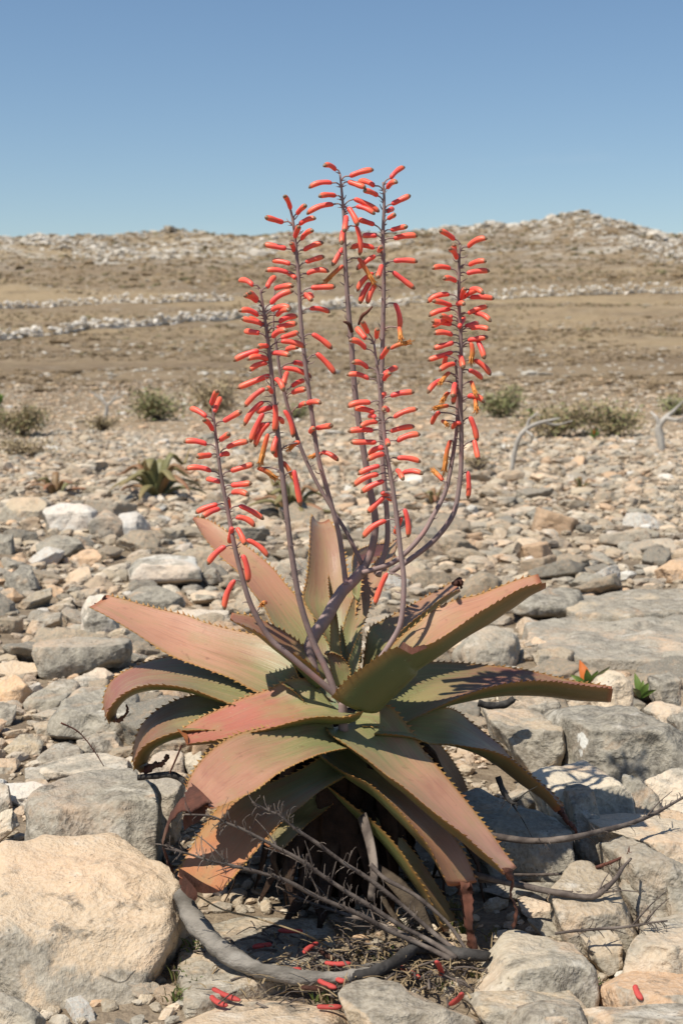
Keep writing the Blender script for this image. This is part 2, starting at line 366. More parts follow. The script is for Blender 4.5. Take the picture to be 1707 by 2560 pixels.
FALLEN = simple('fallen_petals', (0.60, 0.085, 0.065), (0.42, 0.06, 0.06), 60, 0.6, 0.3, 0.3, 0.002).m
def leafy(name, c1, c2, c3, rough=0.6):
    m = M(name, rough, 0.3); t = m.attr('t'); c = m.mix(t, c1, c2); c = m.mix(m.mr(m.noise(3, 2, m.coord('Object')), 0.5, 0.7), c, c3)
    m.col(c); return m.m
GRASSM = leafy('grass_blade', (0.055, 0.10, 0.022), (0.13, 0.16, 0.04), (0.22, 0.19, 0.08))
SHRUBM = leafy('dry_shrub_leaf', (0.33, 0.25, 0.145), (0.26, 0.21, 0.11), (0.40, 0.31, 0.20))
SHRUBG = leafy('green_shrub_leaf', (0.16, 0.19, 0.065), (0.27, 0.24, 0.12), (0.21, 0.22, 0.09))
FRESH = leafy('fresh_leaf', (0.07, 0.15, 0.025), (0.16, 0.20, 0.05), (0.10, 0.17, 0.03), 0.45)
ORANGE = leafy('orange_leaf', (0.62, 0.16, 0.025), (0.50, 0.14, 0.03), (0.55, 0.20, 0.04), 0.45)
ALOEBG = leafy('distant_aloe_leaf', (0.155, 0.17, 0.075), (0.27, 0.19, 0.085), (0.19, 0.165, 0.075), 0.5)
ALOEBR = leafy('distant_red_aloe_leaf', (0.20, 0.15, 0.07), (0.34, 0.15, 0.085), (0.30, 0.13, 0.07), 0.5)

# ------------------------------------------------------------------ ground
ys = np.concatenate([np.arange(-3, 6, 0.06), np.geomspace(6, 900, 330)[1:]])
us = np.linspace(-1, 1, 261); us = np.sign(us)*np.abs(us)**1.6
XX = us[None, :]*(3.5+np.clip(ys, 0, None)[:, None]*0.95); YY2 = np.repeat(ys[:, None], len(us), 1)
ZZ2 = terr(XX.ravel(), YY2.ravel())
V = np.stack([XX.ravel(), YY2.ravel(), ZZ2], 1); nx = len(us)
idx = np.arange(len(ys)*nx).reshape(len(ys), nx)
Q = np.stack([idx[:-1, :-1], idx[:-1, 1:], idx[1:, 1:], idx[1:, :-1]], -1).reshape(-1, 4)
g = obj('ground', mesh_np('ground', V, Q), GROUND); g['kind'] = 'structure'; g['label'] = 'dry stony ground rising to a straw coloured hill'

# ------------------------------------------------------------------ rocks
_ico = {}
def ico(lv):
    if lv not in _ico:
        bm = bmesh.new(); bmesh.ops.create_icosphere(bm, subdivisions=lv, radius=1)
        _ico[lv] = (np.array([v.co[:] for v in bm.verts]), np.array([[v.index for v in f.verts] for f in bm.faces])); bm.free()
    return _ico[lv]
def polytope(N, h, S, lv, p=22):
    d, f = ico(lv); d = d*np.asarray(S)[None]; d = d/np.linalg.norm(d, axis=1)[:, None]
    q = np.clip(d@N.T, 1e-4, None)/h[None]; r = (q**p).sum(1)**(-1/p)
    return d*r[:, None], f, d
CLS = dict(cream=(0.64, 0.49, 0.335), beige=(0.45, 0.365, 0.255), grey=(0.33, 0.295, 0.235), dark=(0.205, 0.185, 0.15), pale=(0.58, 0.50, 0.385), white=(0.70, 0.675, 0.61), orange=(0.62, 0.41, 0.245))
WEA = dict(cream=0.28, beige=0.5, grey=0.75, dark=0.8, pale=0.40, white=0.25, orange=0.30)
ROCKS = {}
FOOT = []      # (x, y, r) footprints of the stones that are placed one by one
def rock(poly, cls, label, tf=0.35, T=None, lv=6, z=None, wea=None, skew=0.0, group=None, rough=1.0, p=40, ext=0.12, dy=0.0, wt=None, wf=None, wd=None, lich=()):
    P = np.array([q[:2] for q in poly], float)
    # keep the convex outline
    hull = bpy_hull(P); P = P[hull]
    x0, y0 = P.min(0); x1, y1 = P.max(0); xc = (x0+x1)/2
    bot = hitz(xc, y1, 0.0) if z is None else hitz(xc, y1, z)
    if bot.y > 9: bot = ghit(xc, y1)
    Yb = bot.y+dy; s = Yb/F; W = (x1-x0)*s; H = (y1-y0)*s
    if T is None: T = min(W*0.75, H*1.6)*rnd.uniform(0.85, 1.1)
    Yc = Yb+T*0.42; s = Yc/F
    c = at(xc, (y0+y1)/2, Yc); W = (x1-x0)*s; H = (y1-y0)*s
    tw = (Vector((0, 0, CAMH))-c); tw.x = 0; tw.normalize(); upv = Vector((1, 0, 0)).cross(tw)*-1
    if upv.z < 0: upv = -upv
    U = np.stack([(P[:, 0]-xc)*s, -(P[:, 1]-(y0+y1)/2)*s], 1)
    low = U[:, 1] < -0.18*H; U[low, 1] -= max(ext*H, (z or 0)+(0.02 if z else 0))
    ctr = U.mean(0); n = len(U); Ns = []; hs_ = []
    r = random.Random(int(x0*7+y0*13))
    for i in range(n):
        a, b = U[i], U[(i+1) % n]; e = b-a; ln = np.hypot(*e)
        if ln < 1e-5: continue
        nn = np.array([e[1], -e[0]])/ln
        if nn@(a-ctr) < 0: nn = -nn
        tl = r.uniform(-0.25, 0.30); nv = np.array([nn[0]*math.cos(tl), nn[1]*math.cos(tl), math.sin(tl)])
        Ns.append(nv); hs_.append(max(1e-3, nn@(a-ctr)*math.cos(tl)))
    vt = U[:, 1].max()-ctr[1]
    # top face from a front line up to the skyline, front face, back face
    nv = np.array([skew, T, tf*H]); nv /= np.linalg.norm(nv); Ns.append(nv); hs_.append(max(0.15*H, nv@np.array([0, vt-tf*H*0.92, T/2])))
    nv = np.array([r.uniform(-.25, .25), r.uniform(-.05, .3), 1]); nv /= np.linalg.norm(nv); Ns.append(nv); hs_.append(T/2)
    nv = np.array([r.uniform(-.3, .3), r.uniform(-.2, .3), -1]); nv /= np.linalg.norm(nv); Ns.append(nv); hs_.append(T/2)
    N = np.array(Ns); h = np.array(hs_); S = (W/2, H/2, T/2)
    pts, f, d = polytope(N, h, S, 3, p)
    ex = []; eh = []
    for k in range(5):
        nv = np.array([r.gauss(0, 0.8), r.gauss(0.2, 0.5), abs(r.gauss(0.8, 0.4))+0.25]); nv /= np.linalg.norm(nv)
        ex.append(nv); eh.append((pts@nv).max()*r.uniform(0.84, 0.95))
    NA = np.vstack([N, ex]); HA = np.concatenate([h, eh]); pts, f, d = polytope(NA, HA, S, lv, p)
    # some faces are fresh breaks, others old weathered crust
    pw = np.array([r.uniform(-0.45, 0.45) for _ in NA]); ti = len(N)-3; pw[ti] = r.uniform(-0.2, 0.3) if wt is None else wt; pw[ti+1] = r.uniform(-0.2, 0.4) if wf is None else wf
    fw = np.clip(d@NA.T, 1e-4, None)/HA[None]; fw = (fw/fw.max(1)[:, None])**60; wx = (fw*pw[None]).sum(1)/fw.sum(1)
    if wd: wx = wx+wd[3]*np.clip((wd[0]*pts[:, 0]/W+wd[1]*pts[:, 1]/H+wd[2]+0.10*fbm(pts/H*5, 3, 2))*6, 0, 1)  # wd: extra grey towards the bottom and one side
    sz = (W*H*T)**(1/3); seed = int(x0+y0) % 97
    q = pts/sz
    dn = 0.060*fbm(q*2.2+seed, 3, seed)+0.022*fbm(q*7+seed, 4, seed+9, 0.6)*(0.6+vnoise(q*1.7+seed+3, 5)*0.7)
    ter_ = q@np.array([0.2, 1.0, 0.25])*4.5+0.8*fbm(q*2+seed, 2, 5); dn = dn+0.010*(np.abs((ter_ % 1)-0.5)*2)**3*np.clip(vnoise(q*1.1+seed, 6)*3, 0, 1)
    cr_ = np.abs(vnoise(q*3.1+seed*1.7, seed+4)); dn = dn-0.016*np.exp(-(cr_/0.03)**2)*np.clip(vnoise(q*1.3+9, 8)*4-1, 0, 1)
    pts = pts+d*(dn*sz*rough)[:, None]
    pts[:, :2] += ctr[None]
    Wm = np.array([[1, 0, 0], list(upv), list(tw)])
    wp = pts@Wm + np.array(c)[None]
    base = Vector((c.x, c.y, 0 if c.y < 9 else ter(c.x, c.y)))
    wl = np.zeros(len(wp))
    for lx, ly, lr, lh in lich:                       # white lichen crust round a spot on the stone's face
        c0 = np.array(at(lx, ly, Yb+0.02)); dd = (wp-c0[None])/(np.array([lr, lr*3, lh])*Yb/F)[None]; wl = np.maximum(wl, np.clip(1.25-np.sqrt((dd**2).sum(1))+0.5*fbm(wp*60, 3, 5), 0, 1))
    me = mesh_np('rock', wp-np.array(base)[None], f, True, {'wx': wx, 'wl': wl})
    o = obj('rock', me, ROCK); o.location = base
    k = 0.74+0.32*r.random(); cc = CLS[cls]; o.color = (cc[0]*k, cc[1]*k, cc[2]*k*r.uniform(0.96, 1.03), WEA[cls] if wea is None else wea)
    FOOT.append((c.x, c.y, max(W, T)*0.5, W*0.5, T*0.5)); ROCKS[label] = o
    return tag(o, label, 'rock', group)
def bpy_hull(P):
    idx = sorted(range(len(P)), key=lambda i: (P[i][0], P[i][1]))
    def half(ids):
        o = []
        for i in ids:
            while len(o) >= 2 and np.cross(P[o[-1]]-P[o[-2]], P[i]-P[o[-2]]) <= 0: o.pop()
            o.append(i)
        return o
    import warnings; warnings.simplefilter('ignore')
    a = half(idx); b = half(idx[::-1]); return a[:-1]+b[:-1]
def slab(poly, ztop, thick, cls, label, lv=5, wea=0.6, rough=1.0, tilt=(0, 0)):
    W3 = [hitz(p[0], p[1], ztop) for p in poly]; P = np.array([[v.x, v.y] for v in W3]); P = P[bpy_hull(P)]
    ctr = P.mean(0); n = len(P); Ns = []; hs_ = []; r = random.Random(int(poly[0][0]))
    for i in range(n):
        e = P[(i+1) % n]-P[i]; ln = np.hypot(*e)
        if ln < 1e-5: continue
        nn = np.array([e[1], -e[0]])/ln
        if nn@(P[i]-ctr) < 0: nn = -nn
        Ns.append([nn[0], nn[1], r.uniform(0, 0.25)]); hs_.append(nn@(P[i]-ctr))
    Ns += [[tilt[0], tilt[1], 1], [0, 0, -1]]; hs_ += [thick/2, thick/2]
    S = (np.ptp(P[:, 0])/2, np.ptp(P[:, 1])/2, thick/2)
    pts, f, d = polytope(np.array(Ns, float), np.array(hs_), S, lv, 26)
    q = pts*9
    pts[:, 2] += 0.010*rough*fbm(q+r.random()*50, 4, 3) - 0.005*rough*np.exp(-(np.abs(vnoise(q*0.35+3, 7))/0.04)**2)
    base = Vector((ctr[0], ctr[1], ztop-thick/2))
    o = obj('rock_slab', mesh_np('rock_slab', pts, f), ROCK); o.location = base; cc = CLS[cls]; o.color = cc+(wea,)
    FOOT.append((ctr[0], ctr[1], max(S[:2])*0.8, S[0], S[1]))
    return tag(o, label, 'rock slab')
R1 = crop(0, 1950, .4464); R2 = crop(1007, 1950, .4464); R3 = crop(0, 1550, .3827); R4 = crop(1107, 1650, .3827)
R5 = crop(0, 1050, .3827); R6 = crop(1107, 1150, .3827); R7 = crop(400, 2200, .5102)
# --- foreground
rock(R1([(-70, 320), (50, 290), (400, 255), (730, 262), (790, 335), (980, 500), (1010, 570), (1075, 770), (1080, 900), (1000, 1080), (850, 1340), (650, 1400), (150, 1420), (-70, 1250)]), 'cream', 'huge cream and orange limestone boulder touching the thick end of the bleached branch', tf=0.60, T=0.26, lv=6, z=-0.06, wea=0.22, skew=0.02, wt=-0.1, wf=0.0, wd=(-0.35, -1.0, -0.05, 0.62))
rock(R3([(200, 1200), (280, 1080), (500, 1000), (830, 965), (920, 1010), (1050, 1200), (1060, 1420), (900, 1500), (400, 1480), (215, 1400)]), 'grey', 'broad grey boulder with a dark pitted end right behind the huge cream boulder', tf=0.5, T=0.2, lv=6, z=0.06, wea=0.7)
rock(R1([(-30, 1190), (120, 1240), (250, 1330), (240, 1400), (-30, 1420)]), 'grey', 'small grey stone wedged under the lower edge of the huge cream boulder', tf=0.5, z=0.0, dy=-0.04)
rock(R7([(60, 700), (250, 640), (420, 580), (560, 558), (700, 580), (850, 640), (1050, 710), (1000, 800), (100, 800)]), 'cream', 'smooth rounded cream stone in front of the flat slab with fallen flowers', tf=0.75, T=0.14, lv=6, z=0.0, p=14, rough=0.7)
rock(R7([(865, 560), (930, 480), (1010, 465), (1090, 500), (1290, 580), (1560, 690), (1560, 800), (1000, 740), (890, 650)]), 'beige', 'brown stained wedge of stone beside the smooth rounded cream stone', tf=0.6, T=0.09, lv=6, z=0.0, wea=0.8, wt=0.2, wf=0.3)
rock(R2([(330, 1190), (400, 1060), (450, 980), (560, 880), (700, 810), (860, 850), (960, 900), (1050, 1000), (1085, 1130), (1060, 1280), (900, 1300), (500, 1290)]), 'pale', 'rounded pale grey boulder peppered with pits, next to the brown withered leaf tips', tf=0.55, T=0.17, lv=6, z=0.0, wea=0.6, p=12)
rock(R2([(350, 1260), (450, 1170), (640, 1165), (940, 1155), (1000, 1220), (1025, 1290), (900, 1420), (600, 1420), (430, 1340)]), 'beige', 'flat beige stone propped against the foot of the pitted pale boulder', tf=0.5, z=-0.02, lv=5, dy=-0.05)
rock(R2([(590, 1390), (680, 1280), (850, 1220), (960, 1230), (1020, 1320), (1010, 1450), (600, 1450)]), 'grey', 'mottled grey stone leaning on the flat beige stone', tf=0.5, z=-0.02, lv=5, dy=-0.09)
rock(R2([(830, 650), (920, 490), (1000, 430), (1120, 490), (1200, 550), (1270, 680), (1340, 780), (1240, 850), (1000, 890), (880, 850), (830, 740)]), 'beige', 'pointed triangular beige rock with twigs arching over its top', tf=0.75, T=0.13, lv=6, z=0.02, wea=0.3)
rock(R2([(1210, 1040), (1250, 950), (1370, 800), (1450, 730), (1568, 700), (1660, 720), (1660, 1120), (1400, 1100), (1250, 1090)]), 'pale', 'large pale sloping rock behind the orange cream stone', tf=0.6, T=0.18, lv=6, z=0.02, wea=0.5)
rock(R2([(1090, 1150), (1200, 1090), (1380, 1010), (1480, 1010), (1568, 1060), (1660, 1080), (1660, 1260), (1400, 1290), (1300, 1310), (1150, 1270)]), 'orange', 'smooth orange cream stone with one fallen flower lying on it', tf=0.7, T=0.14, lv=6, z=0.02, p=14, rough=0.7)
rock(R2([(1000, 1310), (1100, 1260), (1300, 1310), (1440, 1240), (1660, 1220), (1660, 1480), (1000, 1480)]), 'beige', 'broad beige grey stone below the smooth orange cream stone', tf=0.5, T=0.12, lv=6, z=0.0, dy=-0.06)
rock(R2([(1120, 330), (1200, 300), (1360, 360), (1450, 440), (1540, 500), (1530, 560), (1460, 610), (1230, 530), (1150, 430)]), 'grey', 'angular grey block with an orange brown underside near the curved twig', tf=0.5, T=0.12, lv=6, z=0.05, dy=-0.02, wea=0.45)
rock(R2([(1080, 180), (1200, 185), (1400, 200), (1568, 210), (1680, 260), (1680, 430), (1500, 450), (1350, 370), (1110, 300)]), 'pale', 'long pale beige rock lying under the straight bare twig', tf=0.7, T=0.2, lv=6, z=0.05, wea=0.35)
rock(R2([(890, 60), (930, 0), (1040, 30), (1080, 120), (1115, 330), (1115, 470), (1000, 480), (960, 300), (900, 200)]), 'beige', 'narrow upright stone standing against the tip of the drooping leaf', tf=0.15, T=0.10, lv=6, z=0.0, dy=0.03)
rock(R2([(260, 60), (400, 0), (520, 60), (640, 130), (780, 190), (900, 290), (890, 420), (620, 440), (420, 300)]), 'grey', 'sloping grey rock striped with the toothed shadow of the front leaf', tf=0.7, T=0.16, lv=6, z=0.03, wea=0.6)
rock(R2([(1200, 560), (1300, 540), (1470, 610), (1470, 720), (1380, 790), (1310, 760)]), 'grey', 'grey stone squeezed between the triangular rock and the large pale sloping rock', tf=0.5, z=0.02)
rock(R2([(1470, 600), (1568, 540), (1680, 560), (1680, 740), (1480, 740)]), 'grey', 'grey cornered rock resting above the large pale sloping rock', tf=0.5, z=0.04)
rock(R2([(640, 670), (700, 650), (830, 690), (840, 780), (750, 790), (660, 740)]), 'pale', 'small pale stone under the dangling withered leaf tip', tf=0.6, z=0.0)
rock(R2([(430, 620), (600, 560), (860, 560), (870, 630), (830, 680), (620, 670)]), 'grey', 'low grey stone in the shade of the front leaf, crossed by twigs', tf=0.6, z=0.0)
rock(R2([(700, 770), (850, 760), (1000, 850), (1000, 960), (860, 960), (760, 880)]), 'beige', 'beige stone tucked between the triangular rock and the pitted pale boulder', tf=0.6, z=0.0)
rock(R2([(1000, 860), (1100, 830), (1220, 870), (1210, 1040), (1130, 1090), (1040, 990)]), 'beige', 'beige shaded stone between the pitted boulder and the large pale sloping rock', tf=0.5, z=0.0)
rock(R2([(1330, 770), (1400, 745), (1420, 800), (1380, 840), (1320, 830)]), 'grey', 'fist sized grey stone beside the thin leafless twig', tf=0.5, z=0.03)
# --- to the aloe's flower-stalk side, middle distance
rock(R4([(735, 350), (830, 280), (1100, 258), (1300, 270), (1420, 350), (1490, 450), (1540, 520), (1510, 690), (1280, 790), (1150, 770), (1000, 700), (760, 620)]), 'dark', 'largest dark grey block with a white lichen splash', tf=0.42, T=0.24, lv=6, z=0.04, wea=0.95, wt=0.1, wf=0.25, lich=[(1438, 1828, 16, 30), (1452, 1850, 20, 20), (1448, 1882, 10, 12)])
rock(R4([(240, 320), (480, 330), (720, 380), (745, 430), (735, 590), (560, 640), (430, 630), (330, 480)]), 'beige', 'rectangular beige block with orange edges next to the dark grey block', tf=0.5, T=0.17, lv=6, z=0.06, wea=0.6)
rock(R4([(450, 290), (640, 235), (770, 270), (740, 370), (500, 350)]), 'beige', 'flat beige stone behind the rectangular beige block', tf=0.6, z=0.07)
rock(R4([(980, 130), (1090, 40), (1180, 70), (1240, 180), (1245, 280), (1110, 290), (1000, 220)]), 'pale', 'rounded cream stone beside the orange leaved seedling', tf=0.5, z=0.05, p=13)
rock(R4([(1330, 110), (1480, 75), (1550, 140), (1545, 200), (1400, 215)]), 'grey', 'grey stone with a white top edge next to the green seedling', tf=0.5, z=0.05)
rock(R4([(1330, 300), (1450, 250), (1580, 300), (1620, 420), (1480, 390)]), 'pale', 'pale low stone behind the largest dark grey block', tf=0.6, z=0.06)
rock(R4([(1450, 370), (1568, 330), (1640, 400), (1640, 560), (1510, 460)]), 'dark', 'dark stone pressed against the side of the largest dark grey block', tf=0.4, z=0.05)
rock(R4([(1310, 790), (1500, 690), (1640, 740), (1640, 920), (1400, 950)]), 'pale', 'pale beige slanting stone below the largest dark grey block', tf=0.7, z=0.05)
rock(R4([(1160, 840), (1190, 735), (1290, 780), (1400, 900), (1350, 980), (1180, 930)]), 'grey', 'small pointed grey stone below the dark grey block', tf=0.4, z=0.05)
rock(R4([(570, 760), (720, 700), (830, 640), (960, 650), (1030, 740), (1200, 860), (1240, 980), (1000, 1000), (850, 980), (700, 930)]), 'pale', 'sunlit pale rock ridge right behind the drooping leaf', tf=0.6, T=0.16, lv=6, z=0.05, wea=0.4)
rock(R4([(1420, 1010), (1568, 990), (1640, 1010), (1640, 1130), (1500, 1120)]), 'beige', 'beige stone at the outer end of the straight bare twig', tf=0.6, z=0.05)
rock(R6([(410, 980), (560, 880), (700, 820), (870, 850), (910, 960), (900, 1010), (800, 1050), (560, 1035)]), 'dark', 'flat dark grey slab with a black shadow line beneath its edge', tf=0.65, lv=5, wea=0.8, ext=0.0)
rock(R6([(80, 1240), (180, 1120), (300, 1060), (430, 1100), (500, 1170), (490, 1310), (400, 1350), (110, 1340)]), 'grey', 'smooth light grey boulder under the raised right-hand leaf', tf=0.65, lv=5, wea=0.45, p=14)
rock(R6([(530, 1200), (620, 1160), (690, 1190), (670, 1250), (560, 1250)]), 'cream', 'cream stone behind the beige egg-shaped stone', tf=0.5)
rock(R6([(590, 1300), (620, 1240), (720, 1215), (860, 1250), (840, 1310), (700, 1360), (620, 1350)]), 'beige', 'beige egg-shaped stone beside the smooth light grey boulder', tf=0.5)
rock(R6([(900, 1300), (1000, 1240), (1100, 1260), (1090, 1320), (940, 1325)]), 'grey', 'grey wedge stone on the edge of the bedrock shelf', tf=0.5)
rock(R6([(1090, 1320), (1230, 1270), (1300, 1310), (1200, 1350)]), 'pale', 'pale flat stone on the edge of the bedrock shelf', tf=0.5)
rock(R6([(1400, 1300), (1470, 1250), (1600, 1240), (1600, 1330), (1480, 1340)]), 'grey', 'grey slab end overhanging the reddish soil', tf=0.5)
rock(R6([(830, 800), (920, 730), (1020, 740), (1060, 790), (1050, 830), (900, 855)]), 'grey', 'grey block sitting on the bedrock shelf', tf=0.5)
rock(R6([(1400, 710), (1500, 660), (1640, 660), (1640, 810), (1450, 795)]), 'orange', 'orange cream stone at the back of the bedrock shelf', tf=0.4)
rock(R6([(480, 560), (520, 520), (620, 530), (710, 600), (600, 625)]), 'cream', 'bright cream stone out on the rubble beyond the bedrock shelf', tf=0.7)
rock(R6([(520, 690), (540, 640), (580, 620), (630, 690), (560, 715)]), 'white', 'small bright white stone standing on the bedrock shelf', tf=0.3)
rock(R6([(1220, 470), (1320, 430), (1410, 480), (1400, 530), (1280, 500)]), 'beige', 'tilted beige slab shading a black hollow in the rubble', tf=0.6)
rock(R6([(530, 350), (620, 310), (710, 320), (700, 375), (610, 410)]), 'dark', 'dark grey stone with a flat beige neighbour in the far rubble', tf=0.5)
rock(R6([(360, 345), (520, 305), (620, 310), (540, 350)]), 'pale', 'flat beige pale stone touching the dark grey stone in the far rubble', tf=0.7)
rock(R6([(1190, 190), (1230, 155), (1300, 190), (1300, 230), (1200, 230)]), 'cream', 'cream stone near the small red aloe', tf=0.6)
rock(R6([(1310, 720), (1400, 690), (1420, 770), (1330, 780)]), 'pale', 'pale stone beside the orange cream stone at the back of the shelf', tf=0.5)
# --- to the other side, middle distance
rock(R5([(300, 560), (400, 515), (520, 540), (620, 600), (630, 700), (480, 755), (330, 730), (290, 660)]), 'white', 'chalk white rock in front of the background aloes', tf=0.45, lv=6, wea=0.42)
rock(R5([(600, 650), (680, 590), (800, 650), (815, 745), (740, 785), (620, 750)]), 'grey', 'blue grey face of rock joined to the chalk white rock', tf=0.3, lv=5, wea=0.4)  # white rock's shaded face, with the shade put into the grey colour
rock(R5([(770, 625), (870, 590), (910, 620), (950, 725), (900, 780), (820, 750)]), 'white', 'knobbly white stone at the end of the chalk white rock', tf=0.5, lv=5, wea=0.35)
rock(R5([(10, 580), (100, 500), (250, 490), (320, 540), (300, 670), (180, 690), (40, 675)]), 'beige', 'grey beige block beside the chalk white rock', tf=0.55)
rock(R5([(260, 800), (370, 740), (520, 770), (560, 850), (420, 910), (270, 900)]), 'grey', 'squat grey block under the chalk white rock', tf=0.5)
rock(R5([(-20, 740), (80, 740), (95, 850), (-20, 890)]), 'grey', 'square grey stone far from the plant, near the squat grey block', tf=0.4)
rock(R5([(465, 910), (540, 840), (640, 850), (670, 900), (600, 945), (480, 955)]), 'orange', 'peach orange stone between the two white rocks', tf=0.6)
rock(R5([(840, 980), (930, 910), (1050, 880), (1200, 900), (1290, 930), (1315, 1065), (1080, 1085), (870, 1075)]), 'white', 'white faced angular rock with a dark broken end', tf=0.35, lv=5, wea=0.45, ext=0.0)
rock(R5([(1320, 1000), (1400, 960), (1450, 1050), (1380, 1075)]), 'dark', 'dark stone next to the white faced angular rock', tf=0.4)
rock(R5([(50, 1060), (120, 960), (200, 970), (260, 1085), (170, 1130), (60, 1120)]), 'grey', 'rounded grey stone with a flat beige stone leaning on it', tf=0.4)
rock(R5([(820, 1160), (950, 1080), (1080, 1090), (1200, 1160), (1180, 1240), (950, 1225)]), 'grey', 'low domed grey rock above the longest leaf', tf=0.7, p=12)
rock(R5([(1230, 1140), (1300, 1105), (1440, 1130), (1455, 1180), (1280, 1190)]), 'pale', 'loaf shaped pale stone beside the low domed rock', tf=0.5, p=12)
rock(R5([(1090, 1270), (1250, 1235), (1500, 1240), (1490, 1300), (1200, 1320)]), 'pale', 'long pale slab behind the teeth of the longest leaf', tf=0.6)
rock(R5([(-20, 1130), (60, 1100), (120, 1160), (80, 1210), (-20, 1220)]), 'orange', 'peach coloured stone below the rounded grey stone', tf=0.5)
rock(R5([(120, 1210), (220, 1130), (350, 1080), (345, 1150), (190, 1245)]), 'beige', 'flat beige stone leaning on the rounded grey stone', tf=0.7)
rock(R5([(530, 1260), (570, 1160), (660, 1130), (730, 1200), (770, 1340), (650, 1420), (540, 1410)]), 'white', 'whitish stone behind the notched tip of the longest leaf', tf=0.3, wea=0.5)
rock(R5([(220, 1310), (330, 1250), (400, 1240), (400, 1330), (260, 1400), (150, 1400)]), 'beige', 'beige stone beside the whitish stone behind the notched leaf tip', tf=0.5)
rock(R3([(240, 170), (300, 115), (560, 100), (850, 115), (868, 190), (800, 290), (600, 345), (450, 395), (290, 345)]), 'grey', 'long grey block with a bright top edge and dark speckled face', tf=0.28, lv=6, T=0.14, wea=0.85, wt=-0.4, wf=0.3)
rock(R3([(-20, 280), (60, 250), (250, 280), (270, 340), (180, 410), (-20, 370)]), 'cream', 'cream flat stone in front of the long grey block', tf=0.7)
rock(R3([(-20, 390), (60, 345), (150, 390), (200, 440), (165, 540), (90, 575), (-20, 520)]), 'orange', 'bright orange cream angular stone beside the grey pebble-shaped rock', tf=0.55, lv=5)
rock(R3([(165, 540), (250, 460), (400, 405), (470, 430), (500, 470), (380, 590), (280, 635), (200, 610)]), 'grey', 'grey pebble-shaped rock with a brown shaded side', tf=0.6, lv=5, p=12, wea=0.6)
rock(R3([(355, 640), (420, 540), (560, 440), (680, 430), (900, 560), (930, 640), (890, 820), (760, 800), (520, 750), (370, 720)]), 'grey', 'big grey boulder with peach stains behind the two curled leaves', tf=0.5, lv=6, T=0.18, wea=0.6)
rock(R3([(470, 390), (650, 305), (725, 360), (730, 440), (600, 460), (500, 450)]), 'pale', 'pale angular stone above the big peach stained boulder', tf=0.6)
rock(R3([(-20, 520), (110, 550), (105, 630), (40, 710), (-20, 720)]), 'grey', 'grey angular stone below the bright orange cream stone', tf=0.6)
rock(R3([(50, 840), (100, 760), (180, 740), (290, 800), (260, 880), (120, 890)]), 'beige', 'brownish rounded stone among the small stones below the pebble-shaped rock', tf=0.6)
rock(R3([(205, 670), (330, 650), (390, 730), (330, 780), (250, 760)]), 'beige', 'beige three-cornered stone under the pebble-shaped rock', tf=0.5)
rock(R3([(510, 800), (620, 730), (740, 740), (840, 870), (760, 910), (560, 870)]), 'grey', 'grey brown rounded stone under the big peach stained boulder', tf=0.4)
rock(R3([(235, 910), (360, 820), (470, 800), (545, 870), (480, 940), (300, 970)]), 'grey', 'grey stone lying before the pale smooth ledge', tf=0.6)
rock(R3([(220, 970), (450, 920), (580, 870), (730, 870), (860, 910), (840, 1000), (500, 1030), (330, 1070)]), 'pale', 'pale smooth ledge of stone above the broad grey boulder', tf=0.8, lv=5, wea=0.35)
rock(R3([(-20, 900), (80, 900), (130, 960), (60, 1020), (-20, 1020)]), 'beige', 'beige stone beside the flat brown wedge', tf=0.6)
rock(R3([(150, 990), (240, 970), (345, 1040), (290, 1090), (170, 1075)]), 'grey', 'flat brown grey wedge of stone beside the pale smooth ledge', tf=0.6)
rock(R3([(10, 1060), (150, 1040), (300, 1090), (210, 1220), (60, 1180)]), 'white', 'whitish stone with rusty streaks beside the broad grey boulder', tf=0.8, wea=0.2)
rock(R3([(-20, 1060), (50, 1080), (85, 1200), (40, 1250), (-20, 1260)]), 'grey', 'grey stone beside the whitish rusty stone', tf=0.5)
rock(R3([(-20, 1240), (60, 1230), (110, 1360), (-20, 1450)]), 'pale', 'pale stone behind the corner of the huge cream boulder', tf=0.5)
rock(R3([(960, 970), (1000, 880), (1110, 830), (1200, 870), (1215, 1010), (1100, 1040)]), 'pale', 'pale round stone seen below the tightly curled leaf', tf=0.6, p=13)
rock(R3([(1200, 900), (1300, 840), (1350, 960), (1250, 1020)]), 'pale', 'pale stone edged by the teeth of a front leaf', tf=0.6)
rock(R3([(880, 1010), (1000, 1010), (1190, 1060), (1180, 1200), (1050, 1240), (930, 1130)]), 'grey', 'grey stone in shade under the withered leaf tip', tf=0.6, wea=0.5, z=0.05)
# --- flat slabs set in the ground
slab(R7([(120, 180), (400, 140), (820, 150), (900, 260), (850, 420), (600, 500), (450, 500), (300, 580), (120, 640), (60, 400)]), 0.012, 0.05, 'beige', 'flat brownish grey slab under the aloe strewn with fallen flowers', wea=0.75)
slab(R6([(500, 1060), (900, 1030), (1250, 980), (1650, 960), (1750, 1200), (1500, 1290), (1000, 1290), (650, 1250)]), 0.03, 0.08, 'grey', 'wide flat bedrock shelf of grey brown limestone', lv=6, wea=0.7, rough=1.6)
slab(R6([(700, 880), (1100, 850), (1650, 830), (1700, 960), (1100, 1020), (880, 1010)]), 0.045, 0.08, 'beige', 'narrow upper bedrock shelf behind the wide one', lv=5, wea=0.8, rough=1.4)

